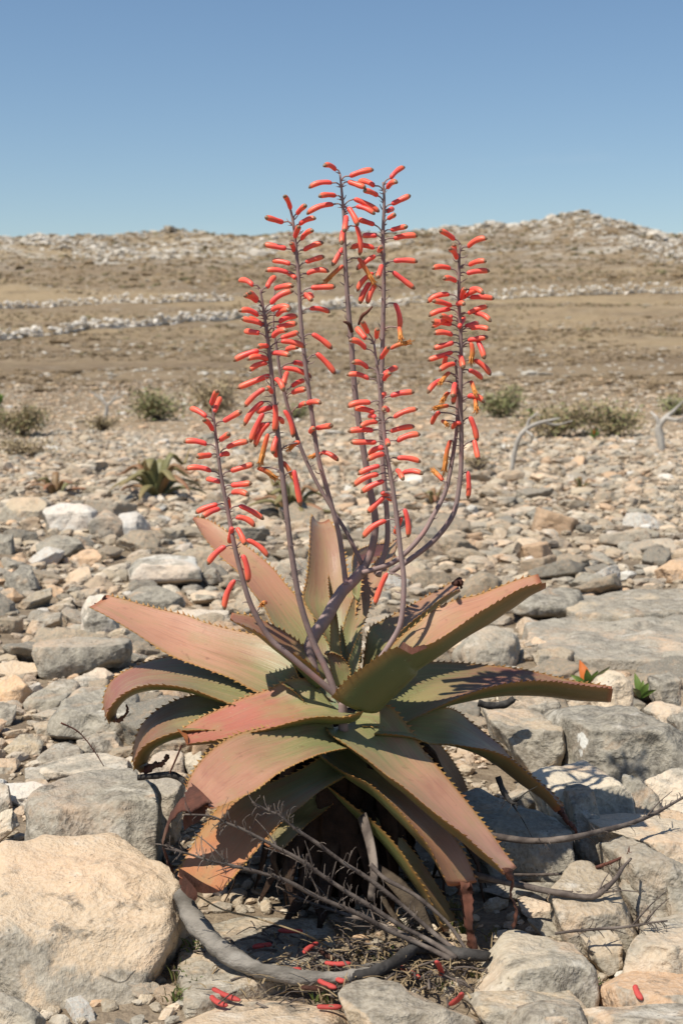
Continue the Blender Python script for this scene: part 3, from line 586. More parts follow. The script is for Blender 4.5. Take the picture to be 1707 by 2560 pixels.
# ------------------------------------------------------------------ loose rubble
def stone_shapes(lv, count, seed, p=60):
    r = random.Random(seed); o = []
    for k in range(count):
        S = np.array([1.0, r.uniform(0.6, 0.95), r.uniform(0.30, 0.66)])
        N = []; h = []
        for _ in range(r.randint(6, 10)):
            v = np.array([r.gauss(0, 1), r.gauss(0, 1), r.gauss(0, 1)]); v /= np.linalg.norm(v); N.append(v); h.append(r.uniform(0.62, 0.98))
        N = np.array(N)/S[None]; N /= np.linalg.norm(N, axis=1)[:, None]; h = np.array([np.linalg.norm(n*S) for n in N])*np.array(h)
        N = np.vstack([N, np.eye(3), -np.eye(3)]); h = np.concatenate([h, S, S])
        pts, f, d = polytope(N, h, S, lv, p)
        if lv >= 3: pts = pts + d*(0.07*fbm(pts*2.2+k*9, 3, k)+(0.035*fbm(pts*7+k, 4, k+4, 0.6) if lv > 3 else 0))[:, None]
        o.append((pts, f))
    return o
SH = {lv: stone_shapes(lv, 16, 50, 60 if lv > 1 else 20) for lv in (1, 2, 3, 5)}
SH_IND = [mesh_np('stone', v, f) for v, f in SH[5]]; FLATN = [np.ptp(v[:, 2])/2 for v, f in SH[5]]
PALETTE = [('beige', 42), ('grey', 20), ('pale', 14), ('cream', 10), ('dark', 5), ('white', 3), ('orange', 6)]
PN = [a for a, b in PALETTE]; PW = [b for a, b in PALETTE]
grid = {}
def free(x, y, r, k=0.62):
    cs = 0.12; i, j = int(x//cs), int(y//cs)
    for a in range(i-1, i+2):
        for b in range(j-1, j+2):
            for (X, Y, Q) in grid.get((a, b), ()):
                if (X-x)**2+(Y-y)**2 < ((r+Q)*k)**2: return False
    grid.setdefault((i, j), []).append((x, y, r)); return True
FT = np.array(FOOT)
def in_foot(x, y, r, k=0.85):
    return bool(((((x-FT[:, 0])/(FT[:, 3]+r))**2+((y-FT[:, 1])/(FT[:, 4]+r))**2) < k).any())
rs = []; rr = random.Random(11)
def scatter(n, y0, y1, size, spread, keep_out=True, kk=0.62):
    for _ in range(n):
        u = rr.random(); y = math.sqrt(y0*y0+(y1*y1-y0*y0)*u); x = rr.uniform(-1, 1)*(spread*y+0.35); s = size(y)
        if keep_out and in_foot(x, y, s): continue
        if x**2+(y-2.02)**2 < 0.30**2 and s > 0.02: continue
        if not free(x, y, s, kk): continue
        rs.append((x, y, s, rr.choices(PN, PW)[0], rr.uniform(0, 6.28), rr.gauss(0, 0.17), rr.gauss(0, 0.17)))
scatter(1900, 2.5, 10.5, lambda y: min(0.11, 0.031*math.exp(abs(rr.gauss(0, 0.62)))*(1.05 if y < 6.5 else 0.75)), 0.31)
scatter(30000, 2.4, 15, lambda y: 0.0155*math.exp(abs(rr.gauss(0, 0.6)))*min(1.1, 0.75+0.06*y), 0.31, kk=0.58)
scatter(12000, 1.3, 3.4, lambda y: 0.0055*math.exp(abs(rr.gauss(0, 0.8))), 0.42, True, 0.5)
def vis(q):
    x, y, s = q[:3]; px = CX+F*x/y
    return s/y if -40 < px < 1747 else -1
order = sorted(range(len(rs)), key=lambda i: -vis(rs[i])); IND = set(order[:205])
MARK = [(lbl, nm) for lbl, nm in (('chalk white rock in front', 'the chalk white rock'), ('white faced angular', 'the white faced angular rock'), ('low domed grey', 'the low domed grey rock'), ('long grey block', 'the long grey block'), ('big grey boulder with peach', 'the peach stained boulder'),
        ('flat dark grey slab', 'the flat dark grey slab'), ('orange cream stone at the back', 'the bedrock shelf'), ('bright cream stone out', 'the bright cream stone'), ('tilted beige slab', 'the tilted beige slab'), ('cream stone near the small red', 'the small red aloe'), ('smooth light grey boulder', 'the smooth light grey boulder'),
        ('largest dark grey block', 'the largest dark grey block'), ('dark grey stone with a flat', 'the dark far stone'), ('squat grey block', 'the squat grey block'), ('peach orange stone between', 'the peach orange stone'), ('rounded grey stone with a flat', 'the rounded grey stone'))]
MK = [(next(o for l_, o in ROCKS.items() if l_.startswith(lbl)).location, nm) for lbl, nm in MARK]+[(Vector((-1.1, 8.6, 0)), 'the background aloes'), (Vector((-.27, 7.4, 0)), 'the wide olive aloe'), (Vector((0.55, 8.2, 0)), 'the small dark aloe')]
def nice(cls, s, fl, x, y):
    sz = 'small' if s < 0.042 else ('medium' if s < 0.068 else ('large' if s < 0.10 else 'very large'))
    sh = 'flat' if fl < 0.40 else ('chunky' if fl < 0.50 else 'blocky'); cn = dict(beige='beige', grey='weathered grey', pale='pale bleached', cream='cream', dark='dark grey', white='chalky white', orange='peach orange')[cls]
    nm = min(MK, key=lambda q: (q[0].x-x)**2+(q[0].y-y)**2)
    d = math.hypot(nm[0].x-x, nm[0].y-y); return '%s %s %s stone %s %s' % (sz, sh, cn, 'close beside' if d < 0.35 else 'near', nm[1])
rs_z = terr([q[0] for q in rs], [q[1] for q in rs])
VV, TT, CC = [], [], []; nv = 0
for i, (x, y, s, cls, rz, rx, ry) in enumerate(rs):
    z = rs_z[i]; mat = Matrix.Rotation(rz, 3, 'Z') @ Matrix.Rotation(rx, 3, 'X') @ Matrix.Rotation(ry, 3, 'Y')
    k = rr.uniform(0.6, 1.1); c = tuple(min(0.8, q*k) for q in CLS[cls])
    if i in IND:
        o = bpy.data.objects.new('loose_stone', SH_IND[i % 16]); COL.objects.link(o)
        if not o.data.materials: o.data.materials.append(ROCK)
        o.matrix_world = Matrix.Translation((x, y, z+s*0.2)) @ mat.to_4x4() @ Matrix.Diagonal((s, s, s, 1)); o.color = c+(WEA[cls],)
        tag(o, nice(cls, s, FLATN[i % 16], x, y), 'stone', 'stones of the rubble field')
    else:
        ap = s/y; lv = 3 if ap > 0.010 else (2 if ap > 0.0042 else 1)
        v, f = SH[lv][i % 16]; v = (v*s)@np.array(mat.transposed())+np.array([x, y, z+s*0.2])
        VV.append(v); TT.append(f+nv); nv += len(v); CC.append(np.tile(np.array(c+(1,)), (len(v), 1)))
o = obj('rubble', mesh_np('rubble', np.vstack(VV), np.vstack(TT), False, {'col': np.vstack(CC)}), RUBBLE)
tag(o, 'small limestone rubble and gravel covering the ground between larger stones', 'rubble', None, 'stuff')
# stones further out and up the hill, too many and too small to pick apart
ng = np.random.default_rng(4)
def field(n, y0, y1, spread, size, sig, cols, flat=0.6, mask=None, sq=False):
    y = np.sqrt(ng.uniform(y0**2, y1**2, n)) if sq else ng.uniform(y0, y1, n); x = ng.uniform(-1, 1, n)*spread*y
    if mask is not None:
        k = mask(x, y); x, y = x[k], y[k]; n = len(x)
    s = size*np.exp(np.abs(ng.normal(0, sig, n)))*(1 if sq else (0.75+y/140)); z = terr(x, y)+s*0.1; a = ng.uniform(0, 6.28, n); ca, sa = np.cos(a), np.sin(a)
    pv = ng.integers(0, 16, n); out = []; tri = []; cc = []; off = 0
    c = np.array(cols)[ng.integers(0, len(cols), n)]*ng.uniform(0.72, 1.1, n)[:, None]
    for i in range(n):
        v, f = SH[1][pv[i]]; X = v[:, 0]*s[i]; Yv = v[:, 1]*s[i]
        out.append(np.stack([X*ca[i]-Yv*sa[i]+x[i], X*sa[i]+Yv*ca[i]+y[i], v[:, 2]*s[i]*flat+z[i]], 1)); tri.append(f+off); off += 12
    return np.vstack(out), np.vstack(tri), np.repeat(np.hstack([np.clip(c, 0, .8), np.ones((n, 1))]), 12, 0)
allc = [CLS[k] for k in ('beige', 'beige', 'beige', 'grey', 'pale', 'cream', 'orange', 'orange', 'white')]; wc = [(0.68, 0.655, 0.59), (0.60, 0.57, 0.50), (0.44, 0.41, 0.35)]
nq = lambda x, y, a, b, sd: fbm(np.stack([x*a, y*b, x*0], 1), 4, sd)
WP = [[(-120, 776), (0, 771), (200, 763), (400, 757), (585, 752)], [(-120, 870), (0, 852), (200, 828), (380, 815), (598, 797), (800, 780), (1007, 763), (1319, 743), (1707, 734), (1850, 730)]]
WG = [[ghit(*p) for p in w_] for w_ in WP]
def clear_of_walls(x, y):
    k = np.ones(len(x), bool)
    for g_ in WG:
        wy = np.interp(x, [p.x for p in g_], [p.y for p in g_], left=-99, right=-99); k &= ~((y > wy-7) & (y < wy+1.0))
    return k
parts = [field(16000, 12.5, 34, 0.34, 0.021, 0.55, allc, sq=True),
         field(6000, 26, 175, 0.34, 0.05, 0.6, wc, mask=lambda x, y: (nq(x, y, .06, .10, 77) > 0.22) & clear_of_walls(x, y)),
         field(22000, 150, 292, 0.40, 0.11, 0.6, wc, 0.9, lambda x, y: nq(x, y, .035, .06, 78)*1.1+(y-240)/90+0.9*np.exp(-((x-48)/16)**2)*(y > 200) > ng.uniform(0.0, 0.8, len(x)))]
off = 0; VV, TT, CC = [], [], []
for v, t_, c_ in parts: VV.append(v); TT.append(t_+off); CC.append(c_); off += len(v)
tc_ = [(0.36, 0.27, 0.16), (0.30, 0.22, 0.135), (0.41, 0.32, 0.20), (0.22, 0.165, 0.105), (0.20, 0.18, 0.10)]
TUF = [field(9000, 24, 80, 0.34, 0.05, 0.5, [(0.27, 0.20, 0.125), (0.20, 0.15, 0.095), (0.17, 0.125, 0.08), (0.33, 0.25, 0.155)], 0.8, lambda x, y: nq(x, y, .12, .12, 31) > -0.25),
       field(15000, 60, 180, 0.36, 0.055, 0.5, tc_, 0.8, lambda x, y: (nq(x, y, .05, .08, 32) > -0.3) & clear_of_walls(x, y)), field(14000, 160, 290, 0.40, 0.085, 0.5, tc_, 0.8, clear_of_walls)]
o = obj('hillside_stones', mesh_np('hillside_stones', np.vstack(VV), np.vstack(TT), False, {'col': np.vstack(CC)}), RUBBLE)
tag(o, 'bleached stones strewn over the far slope and rocky crest of the hill', 'stones', None, 'stuff')

off = 0; VV, TT, CC = [], [], []
for v, t_, c_ in TUF: VV.append(v); TT.append(t_+off); CC.append(c_); off += len(v)
mt_ = M('dry_tussock', 0.95, 0.05); mt_.col(mt_.mix(mt_.mr(mt_.noise(9, 3, mt_.coord('Object')), 0.35, 0.7, 0, 0.5), mt_.attr('col', 'Color'), (0.12, 0.09, 0.055)))
o = obj('dry_tussocks', mesh_np('dry_tussocks', np.vstack(VV), np.vstack(TT), False, {'col': np.vstack(CC)}), mt_.m)
tag(o, 'brown and straw coloured dry grass tussocks all over the far hillside', 'dry grass', None, 'stuff')
# dry stone walls on the hill
WALLST = [mesh_np('wall_stone', v, f, False) for v, f in SH[2][:6]]
def wall(pts, hpx, label):
    G = [ghit(px, py) for px, py in pts]; w_ = thing('dry_stone_wall', G[0], label, 'wall', 'dry stone walls on the hill')
    P = cr(G, 80); cum = [0]; L_ = []
    for a, b in zip(P, P[1:]): cum.append(cum[-1]+(b-a).length)
    pos = 0
    while pos < cum[-1]:
        k = min(78, max(0, int(np.searchsorted(cum, pos))-1)); a = P[k].lerp(P[k+1], (pos-cum[k])/max(1e-6, cum[k+1]-cum[k])); hh = hpx*a.y/F; r = 0.17*rr.uniform(0.7, 1.3)*(0.7+a.y/250)
        for lvl in (0, 1, 2):
            if lvl and rr.random() < 0.25*lvl: continue
            L_.append((a.x+rr.gauss(0, 0.05), a.y+rr.gauss(0, 0.12), hh*(0.12+0.34*lvl)*rr.uniform(0.8, 1.2), r*rr.uniform(0.8, 1.25), hh*0.30*rr.uniform(0.7, 1.3)))
        pos += r*1.7
    zs = terr([q[0] for q in L_], [q[1] for q in L_]); inv = [abs(q[0]/q[1]) < 0.245 for q in L_]
    od = sorted(range(len(L_)), key=lambda i: -(L_[i][3]/L_[i][1] if inv[i] else 0)); ind = set(od[:295]); VV, TT, CC = [], [], []; off = 0
    for i, (x, y, z, r, rz) in enumerate(L_):
        k2 = rr.uniform(0.72, 1.0); c = (0.78*k2, 0.755*k2, 0.69*k2)
        if i in ind:
            o = bpy.data.objects.new('wall_stone', WALLST[i % 6]); COL.objects.link(o); o.parent = w_; o.matrix_parent_inverse = Matrix.Translation(-w_.location)
            if not o.data.materials: o.data.materials.append(ROCK)
            o.location = (x, y, zs[i]+z); o.rotation_euler = (rr.gauss(0, .3), rr.gauss(0, .3), rr.uniform(0, 6.28)); o.scale = (r, r, rz); o.color = c+(0.1,)
        else:
            v, f = SH[1][i % 16]; VV.append(v*np.array([r, r, rz])+np.array([x, y, zs[i]+z])); TT.append(f+off); off += 12; CC.append(np.tile(np.array(c+(1,)), (12, 1)))
    if VV: o = obj('small_wall_stones', mesh_np('small_wall_stones', np.vstack(VV), np.vstack(TT), False, {'col': np.vstack(CC)}), RUBBLE, w_); o['kind'] = 'stuff'
wall(WP[0], 19, 'short upper dry stone wall of white stones ending part way along the hillside')
wall(WP[1], 25, 'long white dry stone wall climbing across the whole hillside')

# ------------------------------------------------------------------ the aloe in flower
PY = 2.0; BASE = Vector((at(850, 2250, PY).x, PY+0.02, 0.0))
aloe = thing('aloe_plant', BASE, 'large flowering aloe with toothed pinkish brown leaves and tall coral flower spikes', 'aloe')
A_ = crop(200, 1250, .4464); B_ = crop(750, 1350, .5166); C_ = crop(300, 1750, .4464); D_ = crop(750, 1750, .4464); E_ = crop(1107, 1650, .3827); I_ = lambda p: p
PINK = (0.40, 0.20, 0.125); PALEPINK = (0.47, 0.245, 0.16); BROWN = (0.32, 0.19, 0.115); DARKRED = (0.20, 0.075, 0.06); GREEN = (0.17, 0.19, 0.085); ORNG = (0.40, 0.17, 0.075)
def leaf(cp, far, near, yf, yn, belly, col=PINK, up=(0, -0.45, 1), ch=0.55, tooth=1.0, Mst=46, K=13, bow=None, t0=0.0):
    """far and near: the two margins as photo points; yf, yn: their depths from the plant's axis; belly: keel depth in photo px."""
    n = len(far); fy = lin(yf, n); ny = lin(yn, n)
    A0 = [at(p[0], p[1], PY+d) for p, d in zip(cp(far), fy)]; B0 = [at(p[0], p[1], PY+d) for p, d in zip(cp(near), ny)]
    A = cr(A0, Mst); B = cr(B0, Mst); bl = [b*PY/F for b in lin(belly, Mst)]
    s = np.linspace(-1, 1, K); f1 = 1-s*s; upv = Vector(up)
    VU = []; VL = []; NR = []; pn = None
    for i in range(Mst):
        mid0 = (A[max(i-1, 0)]+B[max(i-1, 0)])/2; mid1 = (A[min(i+1, Mst-1)]+B[min(i+1, Mst-1)])/2
        tg = (mid1-mid0).normalized(); nn = tg.cross(B[i]-A[i])
        if nn.length < 1e-9: nn = pn.copy()
        nn.normalize()
        if pn is None:
            if nn.dot(upv) < 0: nn = -nn
        elif nn.dot(pn) < 0: nn = -nn
        if pn is not None: nn = (nn*0.6+pn*0.4).normalized()
        pn = nn; NR.append(nn)
    for i in range(Mst):
        nn = NR[i]; wv = 0.006*vnoise(np.array([[i*0.13, 3.3+A[i].x*9, 1.7]]), 3)[0]
        for k in range(K):
            c = A[i].lerp(B[i], (s[k]+1)/2); VU.append(c-nn*bl[i]*ch*f1[k]**1.15+nn*wv*f1[k]*0.4); VL.append(c-nn*bl[i]*f1[k]**0.72)
    V = np.array([tuple(v) for v in VU+VL]); lf = np.zeros((len(V), 4), np.float32); lf[:, 3] = 1
    tt = np.repeat(np.linspace(t0, 1, Mst), K); ss = np.tile((s+1)/2, Mst)
    lf[:, 0] = np.concatenate([ss, ss]); lf[:, 1] = np.concatenate([tt, tt]); lf[:len(VU), 2] = 1
    Q = []
    for off, fl in ((0, False), (len(VU), True)):
        for i in range(Mst-1):
            for k in range(K-1):
                a = off+i*K+k; q = (a, a+1, a+K+1, a+K); Q.append(q[::-1] if fl else q)
    for e in (0, Mst-1):                      # close both ends between the upper and the lower skin
        for k in range(K-1):
            a = e*K+k; b = len(VU)+a; Q.append((a, a+1, b+1, b) if e else (a+1, a, b, b+1))
    o = obj('leaf', mesh_np('leaf', V, np.array(Q), True, {'lf': lf}), LEAF, aloe, color=tuple(col)+(1,))
    mb = MB(); r = random.Random(int(far[0][0]*3+far[0][1]))
    for P, O in ((A, B), (B, A)):
        acc = 0; nxt = 0.004
        for i in range(2, Mst-1):
            st = (P[i]-P[i-1]).length
            while nxt < acc+st:
                p = P[i-1].lerp(P[i], (nxt-acc)/st); tg = (P[i]-P[i-1]).normalized(); w_ = (P[i]-O[i])
                if w_.length > 1e-5:
                    outw = w_.normalized(); d = (outw*0.85+tg*0.42+NR[i]*r.uniform(0.2, 0.65)).normalized(); ln = 0.0060*tooth*r.uniform(0.75, 1.25)
                    mb.spike(p-outw*0.0012, d, tg, NR[i], ln, 0.0028*tooth, 0.0010, t=r.random())
                nxt += 0.0092*tooth*r.uniform(0.8, 1.25)
            acc += st
    if mb.v:
        tz = obj('teeth', mb.mesh('teeth', False), TEETH, o); tz['kind'] = 'stuff'
    return o
def dried_tip(parent, pts, rad, flat=0.35, seg=9, ch=None):
    P = cr([at(*p) for p in pts], 22); mb = MB(); rr_ = lin(rad, 22); r = random.Random(int(pts[0][0]))
    P = [p+Vector((r.gauss(0, 1), r.gauss(0, 1), r.gauss(0, 1)))*0.0009 for p in P]
    mb.tube(P, [q*PY/F*r.uniform(0.8, 1.2) for q in rr_], seg, flat=flat, nrm=(at(*ch[1])-at(*ch[0])).normalized() if ch else None)
    return obj('dried_tip', mb.mesh('dried_tip'), DEADLEAF, parent)
# back leaves first
L6 = leaf(A_, [(1310, 1010), (1160, 800), (1080, 700), (1030, 600), (960, 510), (880, 400), (800, 330), (700, 215), (632, 105)], [(1420, 960), (1405, 800), (1385, 700), (1300, 620), (1180, 500), (1060, 360), (900, 232), (740, 120), (640, 92)],
          [0.03, .30], [0.06, .34], [40, 34, 26, 14, 5], PINK, up=(0.3, -0.8, 0.5), ch=0.5)
L7 = leaf(I_, [(835, 1640), (795, 1560), (758, 1500), (765, 1451), (771, 1397), (774, 1340), (776, 1300), (781, 1286)], [(880, 1640), (885, 1580), (892, 1500), (883, 1473), (870, 1429), (858, 1375), (843, 1330), (822, 1297)],
          [0.06, .30], [0.06, .30], [30, 42, 36, 30, 22], BROWN, up=(0, -1, 0.5), ch=0.75)
L10 = leaf(I_, [(880, 1480), (880, 1405), (890, 1378), (930, 1362), (985, 1356)], [(900, 1500), (905, 1440), (915, 1415), (950, 1402), (990, 1392)], [.10, .34], [.08, .31], [18, 18, 14, 10], DARKRED, ch=0.5)
L9 = leaf(I_, [(855, 1640), (858, 1565), (880, 1500), (905, 1450), (945, 1395), (990, 1345)], [(905, 1650), (900, 1590), (915, 1545), (935, 1490), (972, 1420), (998, 1350)], [.05, .24], [.03, .2], [26, 22, 16, 6], BROWN, up=(-0.5, -0.9, 0.4), ch=0.6)
L11 = leaf(B_, [(300, 620), (330, 440), (380, 398), (440, 366), (500, 332), (560, 300), (650, 250), (752, 192)], [(380, 640), (420, 525), (460, 472), (520, 412), (600, 350), (660, 302), (720, 262), (772, 238)], [.07, .2], [.02, .13], [36, 36, 34, 28, 18], BROWN, up=(-0.5, -0.6, 0.8), ch=0.6)
dried_tip(L11, [(1140, 1462, 2.16), (1150, 1450, 2.17), (1152, 1470, 2.17)], [12, 11, 5], 0.6)
L1 = leaf(A_, [(1380, 1060), (1250, 880), (1120, 790), (960, 748), (720, 690), (600, 645), (400, 598), (262, 558), (152, 530)], [(1330, 1170), (1150, 1130), (990, 1078), (850, 1002), (700, 945), (500, 868), (300, 740), (150, 650), (50, 600)],
          [0.02, .07, .10, .12, .13], [-0.03, 0.0, .03, .06, .09], [40, 34, 26, 20, 12], PALEPINK, up=(0, -0.6, 1), ch=0.5)
dried_tip(L1, [(262, 1490, 2.12), (256, 1512, 2.12), (240, 1507, 2.115)], [5, 6, 3], 0.4)
L2 = leaf(A_, [(1150, 1000), (1000, 900), (800, 862), (520, 872), (350, 912), (250, 958), (180, 1010), (140, 1080), (132, 1150), (150, 1215), (190, 1235)], [(1150, 1190), (1000, 1185), (830, 1138), (620, 1060), (440, 1035), (320, 1050), (235, 1095), (178, 1152), (152, 1205), (160, 1240), (205, 1240)],
          [0.07, .12, .11, .09], [-0.05, -0.02, -0.01, 0.01], [40, 44, 38, 36, 34, 30, 18], (0.27, 0.105, 0.08), up=(-0.1, -0.35, 1), ch=0.3)
dried_tip(L2, [(285, 1802, 2.05), (303, 1797, 2.05), (318, 1782, 2.05), (318, 1762, 2.05)], [8, 7, 6, 3], 0.6)
L3 = leaf(A_, [(1100, 1150), (900, 1085), (700, 1082), (560, 1112), (440, 1170), (360, 1240), (315, 1320), (298, 1400), (298, 1470), (330, 1520)], [(1150, 1290), (950, 1290), (760, 1290), (590, 1292), (480, 1320), (400, 1355), (345, 1395), (315, 1445), (305, 1495), (350, 1530)],
          [0.02, .06, .05, .02], [-0.08, -0.08, -0.07, -.05], [40, 50, 46, 42, 38, 30], (0.22, 0.11, 0.065), up=(-0.1, -0.3, 1), ch=0.3)
dried_tip(L3, [(358, 1928, 1.96), (385, 1915, 1.96), (408, 1908, 1.955), (418, 1895, 1.955), (420, 1890, 1.955)], [12, 8, 6, 6, 5], 0.8)
L13 = leaf(B_, [(300, 760), (420, 640), (520, 595), (640, 588), (800, 595), (920, 606), (1040, 618), (1150, 640), (1240, 662), (1360, 688), (1440, 698), (1508, 708)], [(300, 900), (420, 905), (520, 880), (640, 822), (740, 775), (850, 732), (960, 702), (1080, 685), (1200, 684), (1330, 700), (1430, 712), (1512, 720)],
           [0.05, .14, .17, .15], [-0.05, .02, .08, .10], [44, 46, 52, 52, 48, 40], (0.20, 0.085, 0.065), up=(0.1, -0.4, 1), ch=0.42)
L12 = leaf(B_, [(330, 640), (370, 585), (430, 520), (500, 455), (570, 400), (650, 335), (750, 288), (860, 264), (960, 225), (1060, 188), (1150, 164)], [(150, 760), (230, 672), (330, 600), (440, 528), (545, 520), (640, 498), (745, 433), (860, 355), (960, 296), (1075, 232), (1188, 206)],
           [0.02, .0, .02, .03], [-0.11, -0.12, -0.10, -.07, -.05], [100, 104, 94, 76, 66, 58, 46, 26], PINK, up=(-0.35, -0.25, 1), ch=0.5)
mbt = MB(); [mbt.blade([at(1003, 1612, 1.885), at(1030, 1628, 1.88), at(1062, 1616, 1.885), at(1068, 1618, 1.885)], 0.005, (0, -1, 0.3))]
obj('torn_edge', mbt.mesh('torn_edge'), DEADLEAF, L12)
L14 = leaf(E_, [(-350, 360), (-150, 330), (0, 310), (90, 330), (180, 400), (280, 480), (380, 560), (440, 632), (560, 738), (700, 850), (790, 950)], [(-450, 480), (-230, 500), (-80, 548), (60, 553), (200, 574), (300, 590), (380, 618), (450, 655), (560, 748), (690, 862), (770, 975)],
           [0.0, .10, .12, .10], [-0.06, -0.01, 0.03, 0.06], [30, 32, 38, 42, 36, 24], (0.185, 0.085, 0.06), up=(0.25, -0.3, 1), ch=0.35)
dried_tip(L14, [(1396, 2020, 2.09), (1412, 2044, 2.085), (1432, 2070, 2.08), (1442, 2086, 2.08)], [20, 15, 11, 5], 0.5)
# inner rosette
leaf(A_, [(1400, 1010), (1398, 850), (1402, 700), (1398, 560), (1388, 412)], [(1465, 1010), (1462, 850), (1445, 680), (1420, 540), (1392, 408)], [.02, .05], [.02, .05], [12, 10, 6, 2], (0.30, 0.22, 0.09), up=(0.2, -1, 0.3), tooth=0.5, Mst=30)
leaf(A_, [(1440, 1050), (1440, 880), (1450, 780), (1462, 700)], [(1500, 1050), (1500, 900), (1485, 800), (1464, 698)], [.03, .06], [.03, .06], [12, 9, 3], GREEN, up=(0, -1, 0.3), tooth=0.5, Mst=26)
leaf(A_, [(1495, 1060), (1500, 920), (1530, 820), (1570, 740)], [(1555, 1070), (1560, 940), (1575, 840), (1580, 740)], [.0, .05], [.0, .05], [14, 10, 3], GREEN, up=(-0.3, -1, 0.3), tooth=0.5, Mst=26)
leaf(A_, [(1420, 1040), (1400, 940), (1385, 880), (1370, 862), (1368, 868)], [(1500, 1060), (1515, 960), (1480, 890), (1420, 856), (1372, 862)], [-.02, -.01], [-.03, -.02], [14, 14, 10, 4], (0.20, 0.12, 0.07), up=(0.5, -0.2, 1), tooth=0.55, Mst=30)
leaf(A_, [(1380, 1190), (1290, 1090), (1230, 1000), (1180, 880), (1140, 830)], [(1400, 1120), (1370, 1020), (1320, 940), (1250, 880), (1145, 825)], [-.02, .0], [.02, .05], [22, 22, 16, 4], GREEN, up=(0.4, -0.4, 1), tooth=0.5, Mst=30)
leaf(A_, [(1420, 1230), (1310, 1190), (1220, 1090), (1130, 1030)], [(1440, 1150), (1350, 1080), (1270, 1010), (1190, 985)], [-.06, -.03], [-.02, .02], [30, 26, 14, 6], GREEN, up=(0.3, -0.5, 1), tooth=0.7, Mst=30)
leaf(B_, [(0, 720), (60, 690), (140, 700), (220, 745)], [(30, 860), (110, 850), (170, 830), (230, 780)], [0, 0.0], [-.05, -.04], [26, 30, 26, 8], (0.14, 0.20, 0.11), up=(0, -0.9, 0.6), tooth=0.4, Mst=26)
L5 = leaf(A_, [(1400, 960), (1340, 900), (1290, 850), (1170, 752), (1060, 690), (960, 650), (852, 630)], [(1380, 1030), (1300, 930), (1230, 880), (1110, 822), (1000, 745), (905, 700), (840, 668)], [.02, .02, .0], [-.03, -.05, -.06], [46, 44, 30, 18, 8], (0.28, 0.13, 0.075), up=(0.5, -0.1, 1), ch=0.6)
L4 = leaf(A_, [(1330, 1040), (1250, 1000), (1150, 1012), (1050, 1060), (900, 1112), (780, 1170), (670, 1220), (565, 1285)], [(1590, 1180), (1480, 1215), (1340, 1214), (1220, 1236), (1050, 1282), (890, 1318), (745, 1348), (602, 1365)],
          [-.01, -.01, -.03, -.06], [-.10, -.11, -.13, -.14], [60, 60, 54, 46, 38, 30, 18], (0.38, 0.135, 0.092), up=(0, -0.4, 1), ch=0.5)
mbt = MB(); mbt.blade(cr([at(452, 1824, 1.935), at(462, 1838, 1.90), at(470, 1858, 1.865)], 6), 0.006, (0.5, -0.6, 1)); obj('dried_tip', mbt.mesh('dried_tip'), DRYF, L4)
# lower skirt of leaves
L15 = leaf(D_, [(330, 40), (490, 30), (560, 92), (620, 170), (690, 280), (770, 372), (860, 480), (950, 590), (1020, 680), (1080, 760), (1150, 860), (1212, 938)], [(140, 150), (170, 195), (260, 255), (380, 340), (480, 420), (580, 490), (700, 590), (800, 670), (900, 742), (1000, 832), (1090, 912), (1135, 965)],
           [0, -.02, -.07, -.13, -.19], [-.07, -.13, -.20, -.25, -.27], [44, 48, 46, 44, 40, 32, 14], PALEPINK, up=(0.3, -0.6, 0.8), ch=0.45)
dried_tip(L15, [(1268, 2172, 1.77), (1280, 2200, 1.77), (1278, 2240, 1.77), (1290, 2275, 1.77), (1284, 2318, 1.78)], [32, 11, 8, 10, 8], 0.3, ch=((1254, 2178, 1.73), (1292, 2170, 1.81)))
L16 = leaf(I_, [(830, 1790), (760, 1795), (690, 1812), (600, 1832), (540, 1865), (500, 1903), (475, 1942), (464, 1968)], [(870, 1870), (820, 1880), (770, 1897), (702, 1930), (645, 1972), (598, 1997), (560, 2013), (535, 2021)],
           [-.05, -.11, -.19, -.25], [-.11, -.19, -.27, -.30], [36, 32, 26, 18, 12], (0.40, 0.205, 0.132), up=(-0.3, -0.6, 0.8), ch=0.5)
dried_tip(L16, [(508, 1982, 1.725), (478, 2002, 1.72), (445, 2022, 1.72), (420, 2060, 1.73), (408, 2110, 1.74), (420, 2150, 1.75), (432, 2180, 1.76)], [44, 34, 18, 12, 11, 13, 9], 0.16, ch=((464, 1968, 1.75), (535, 2021, 1.70)))
mbt = MB(); mbt.blade(cr([at(500, 1995, 1.72), at(490, 2030, 1.72), at(470, 2050, 1.725), at(462, 2075, 1.73)], 8), 0.014, (-0.4, -1, 0.3)); obj('dried_tip', mbt.mesh('dried_tip'), DEADLEAF, L16)
L17 = leaf(I_, [(820, 1880), (740, 1930), (640, 1970), (560, 2005), (512, 2062), (480, 2114), (455, 2160), (444, 2190)], [(880, 1930), (853, 1946), (804, 1975), (746, 2022), (702, 2058), (655, 2110), (600, 2175), (555, 2228)],
           [-.05, -.13, -.22, -.27], [-.09, -.16, -.25, -.31], [26, 22, 18, 12, 8], ORNG, up=(-0.3, -0.7, 0.7), ch=0.5)
mbt = MB(); mbt.blade(cr([at(448, 2190, 1.73), at(500, 2216, 1.71), at(550, 2228, 1.69)], 8), 0.013, (-0.2, -1, -0.3)); mbt.blade(cr([at(455, 2205, 1.725), at(480, 2232, 1.71), at(488, 2252, 1.71)], 6), 0.012, (-0.2, -1, -0.3)); obj('dried_tip', mbt.mesh('dried_tip'), DEADLEAF, L17)
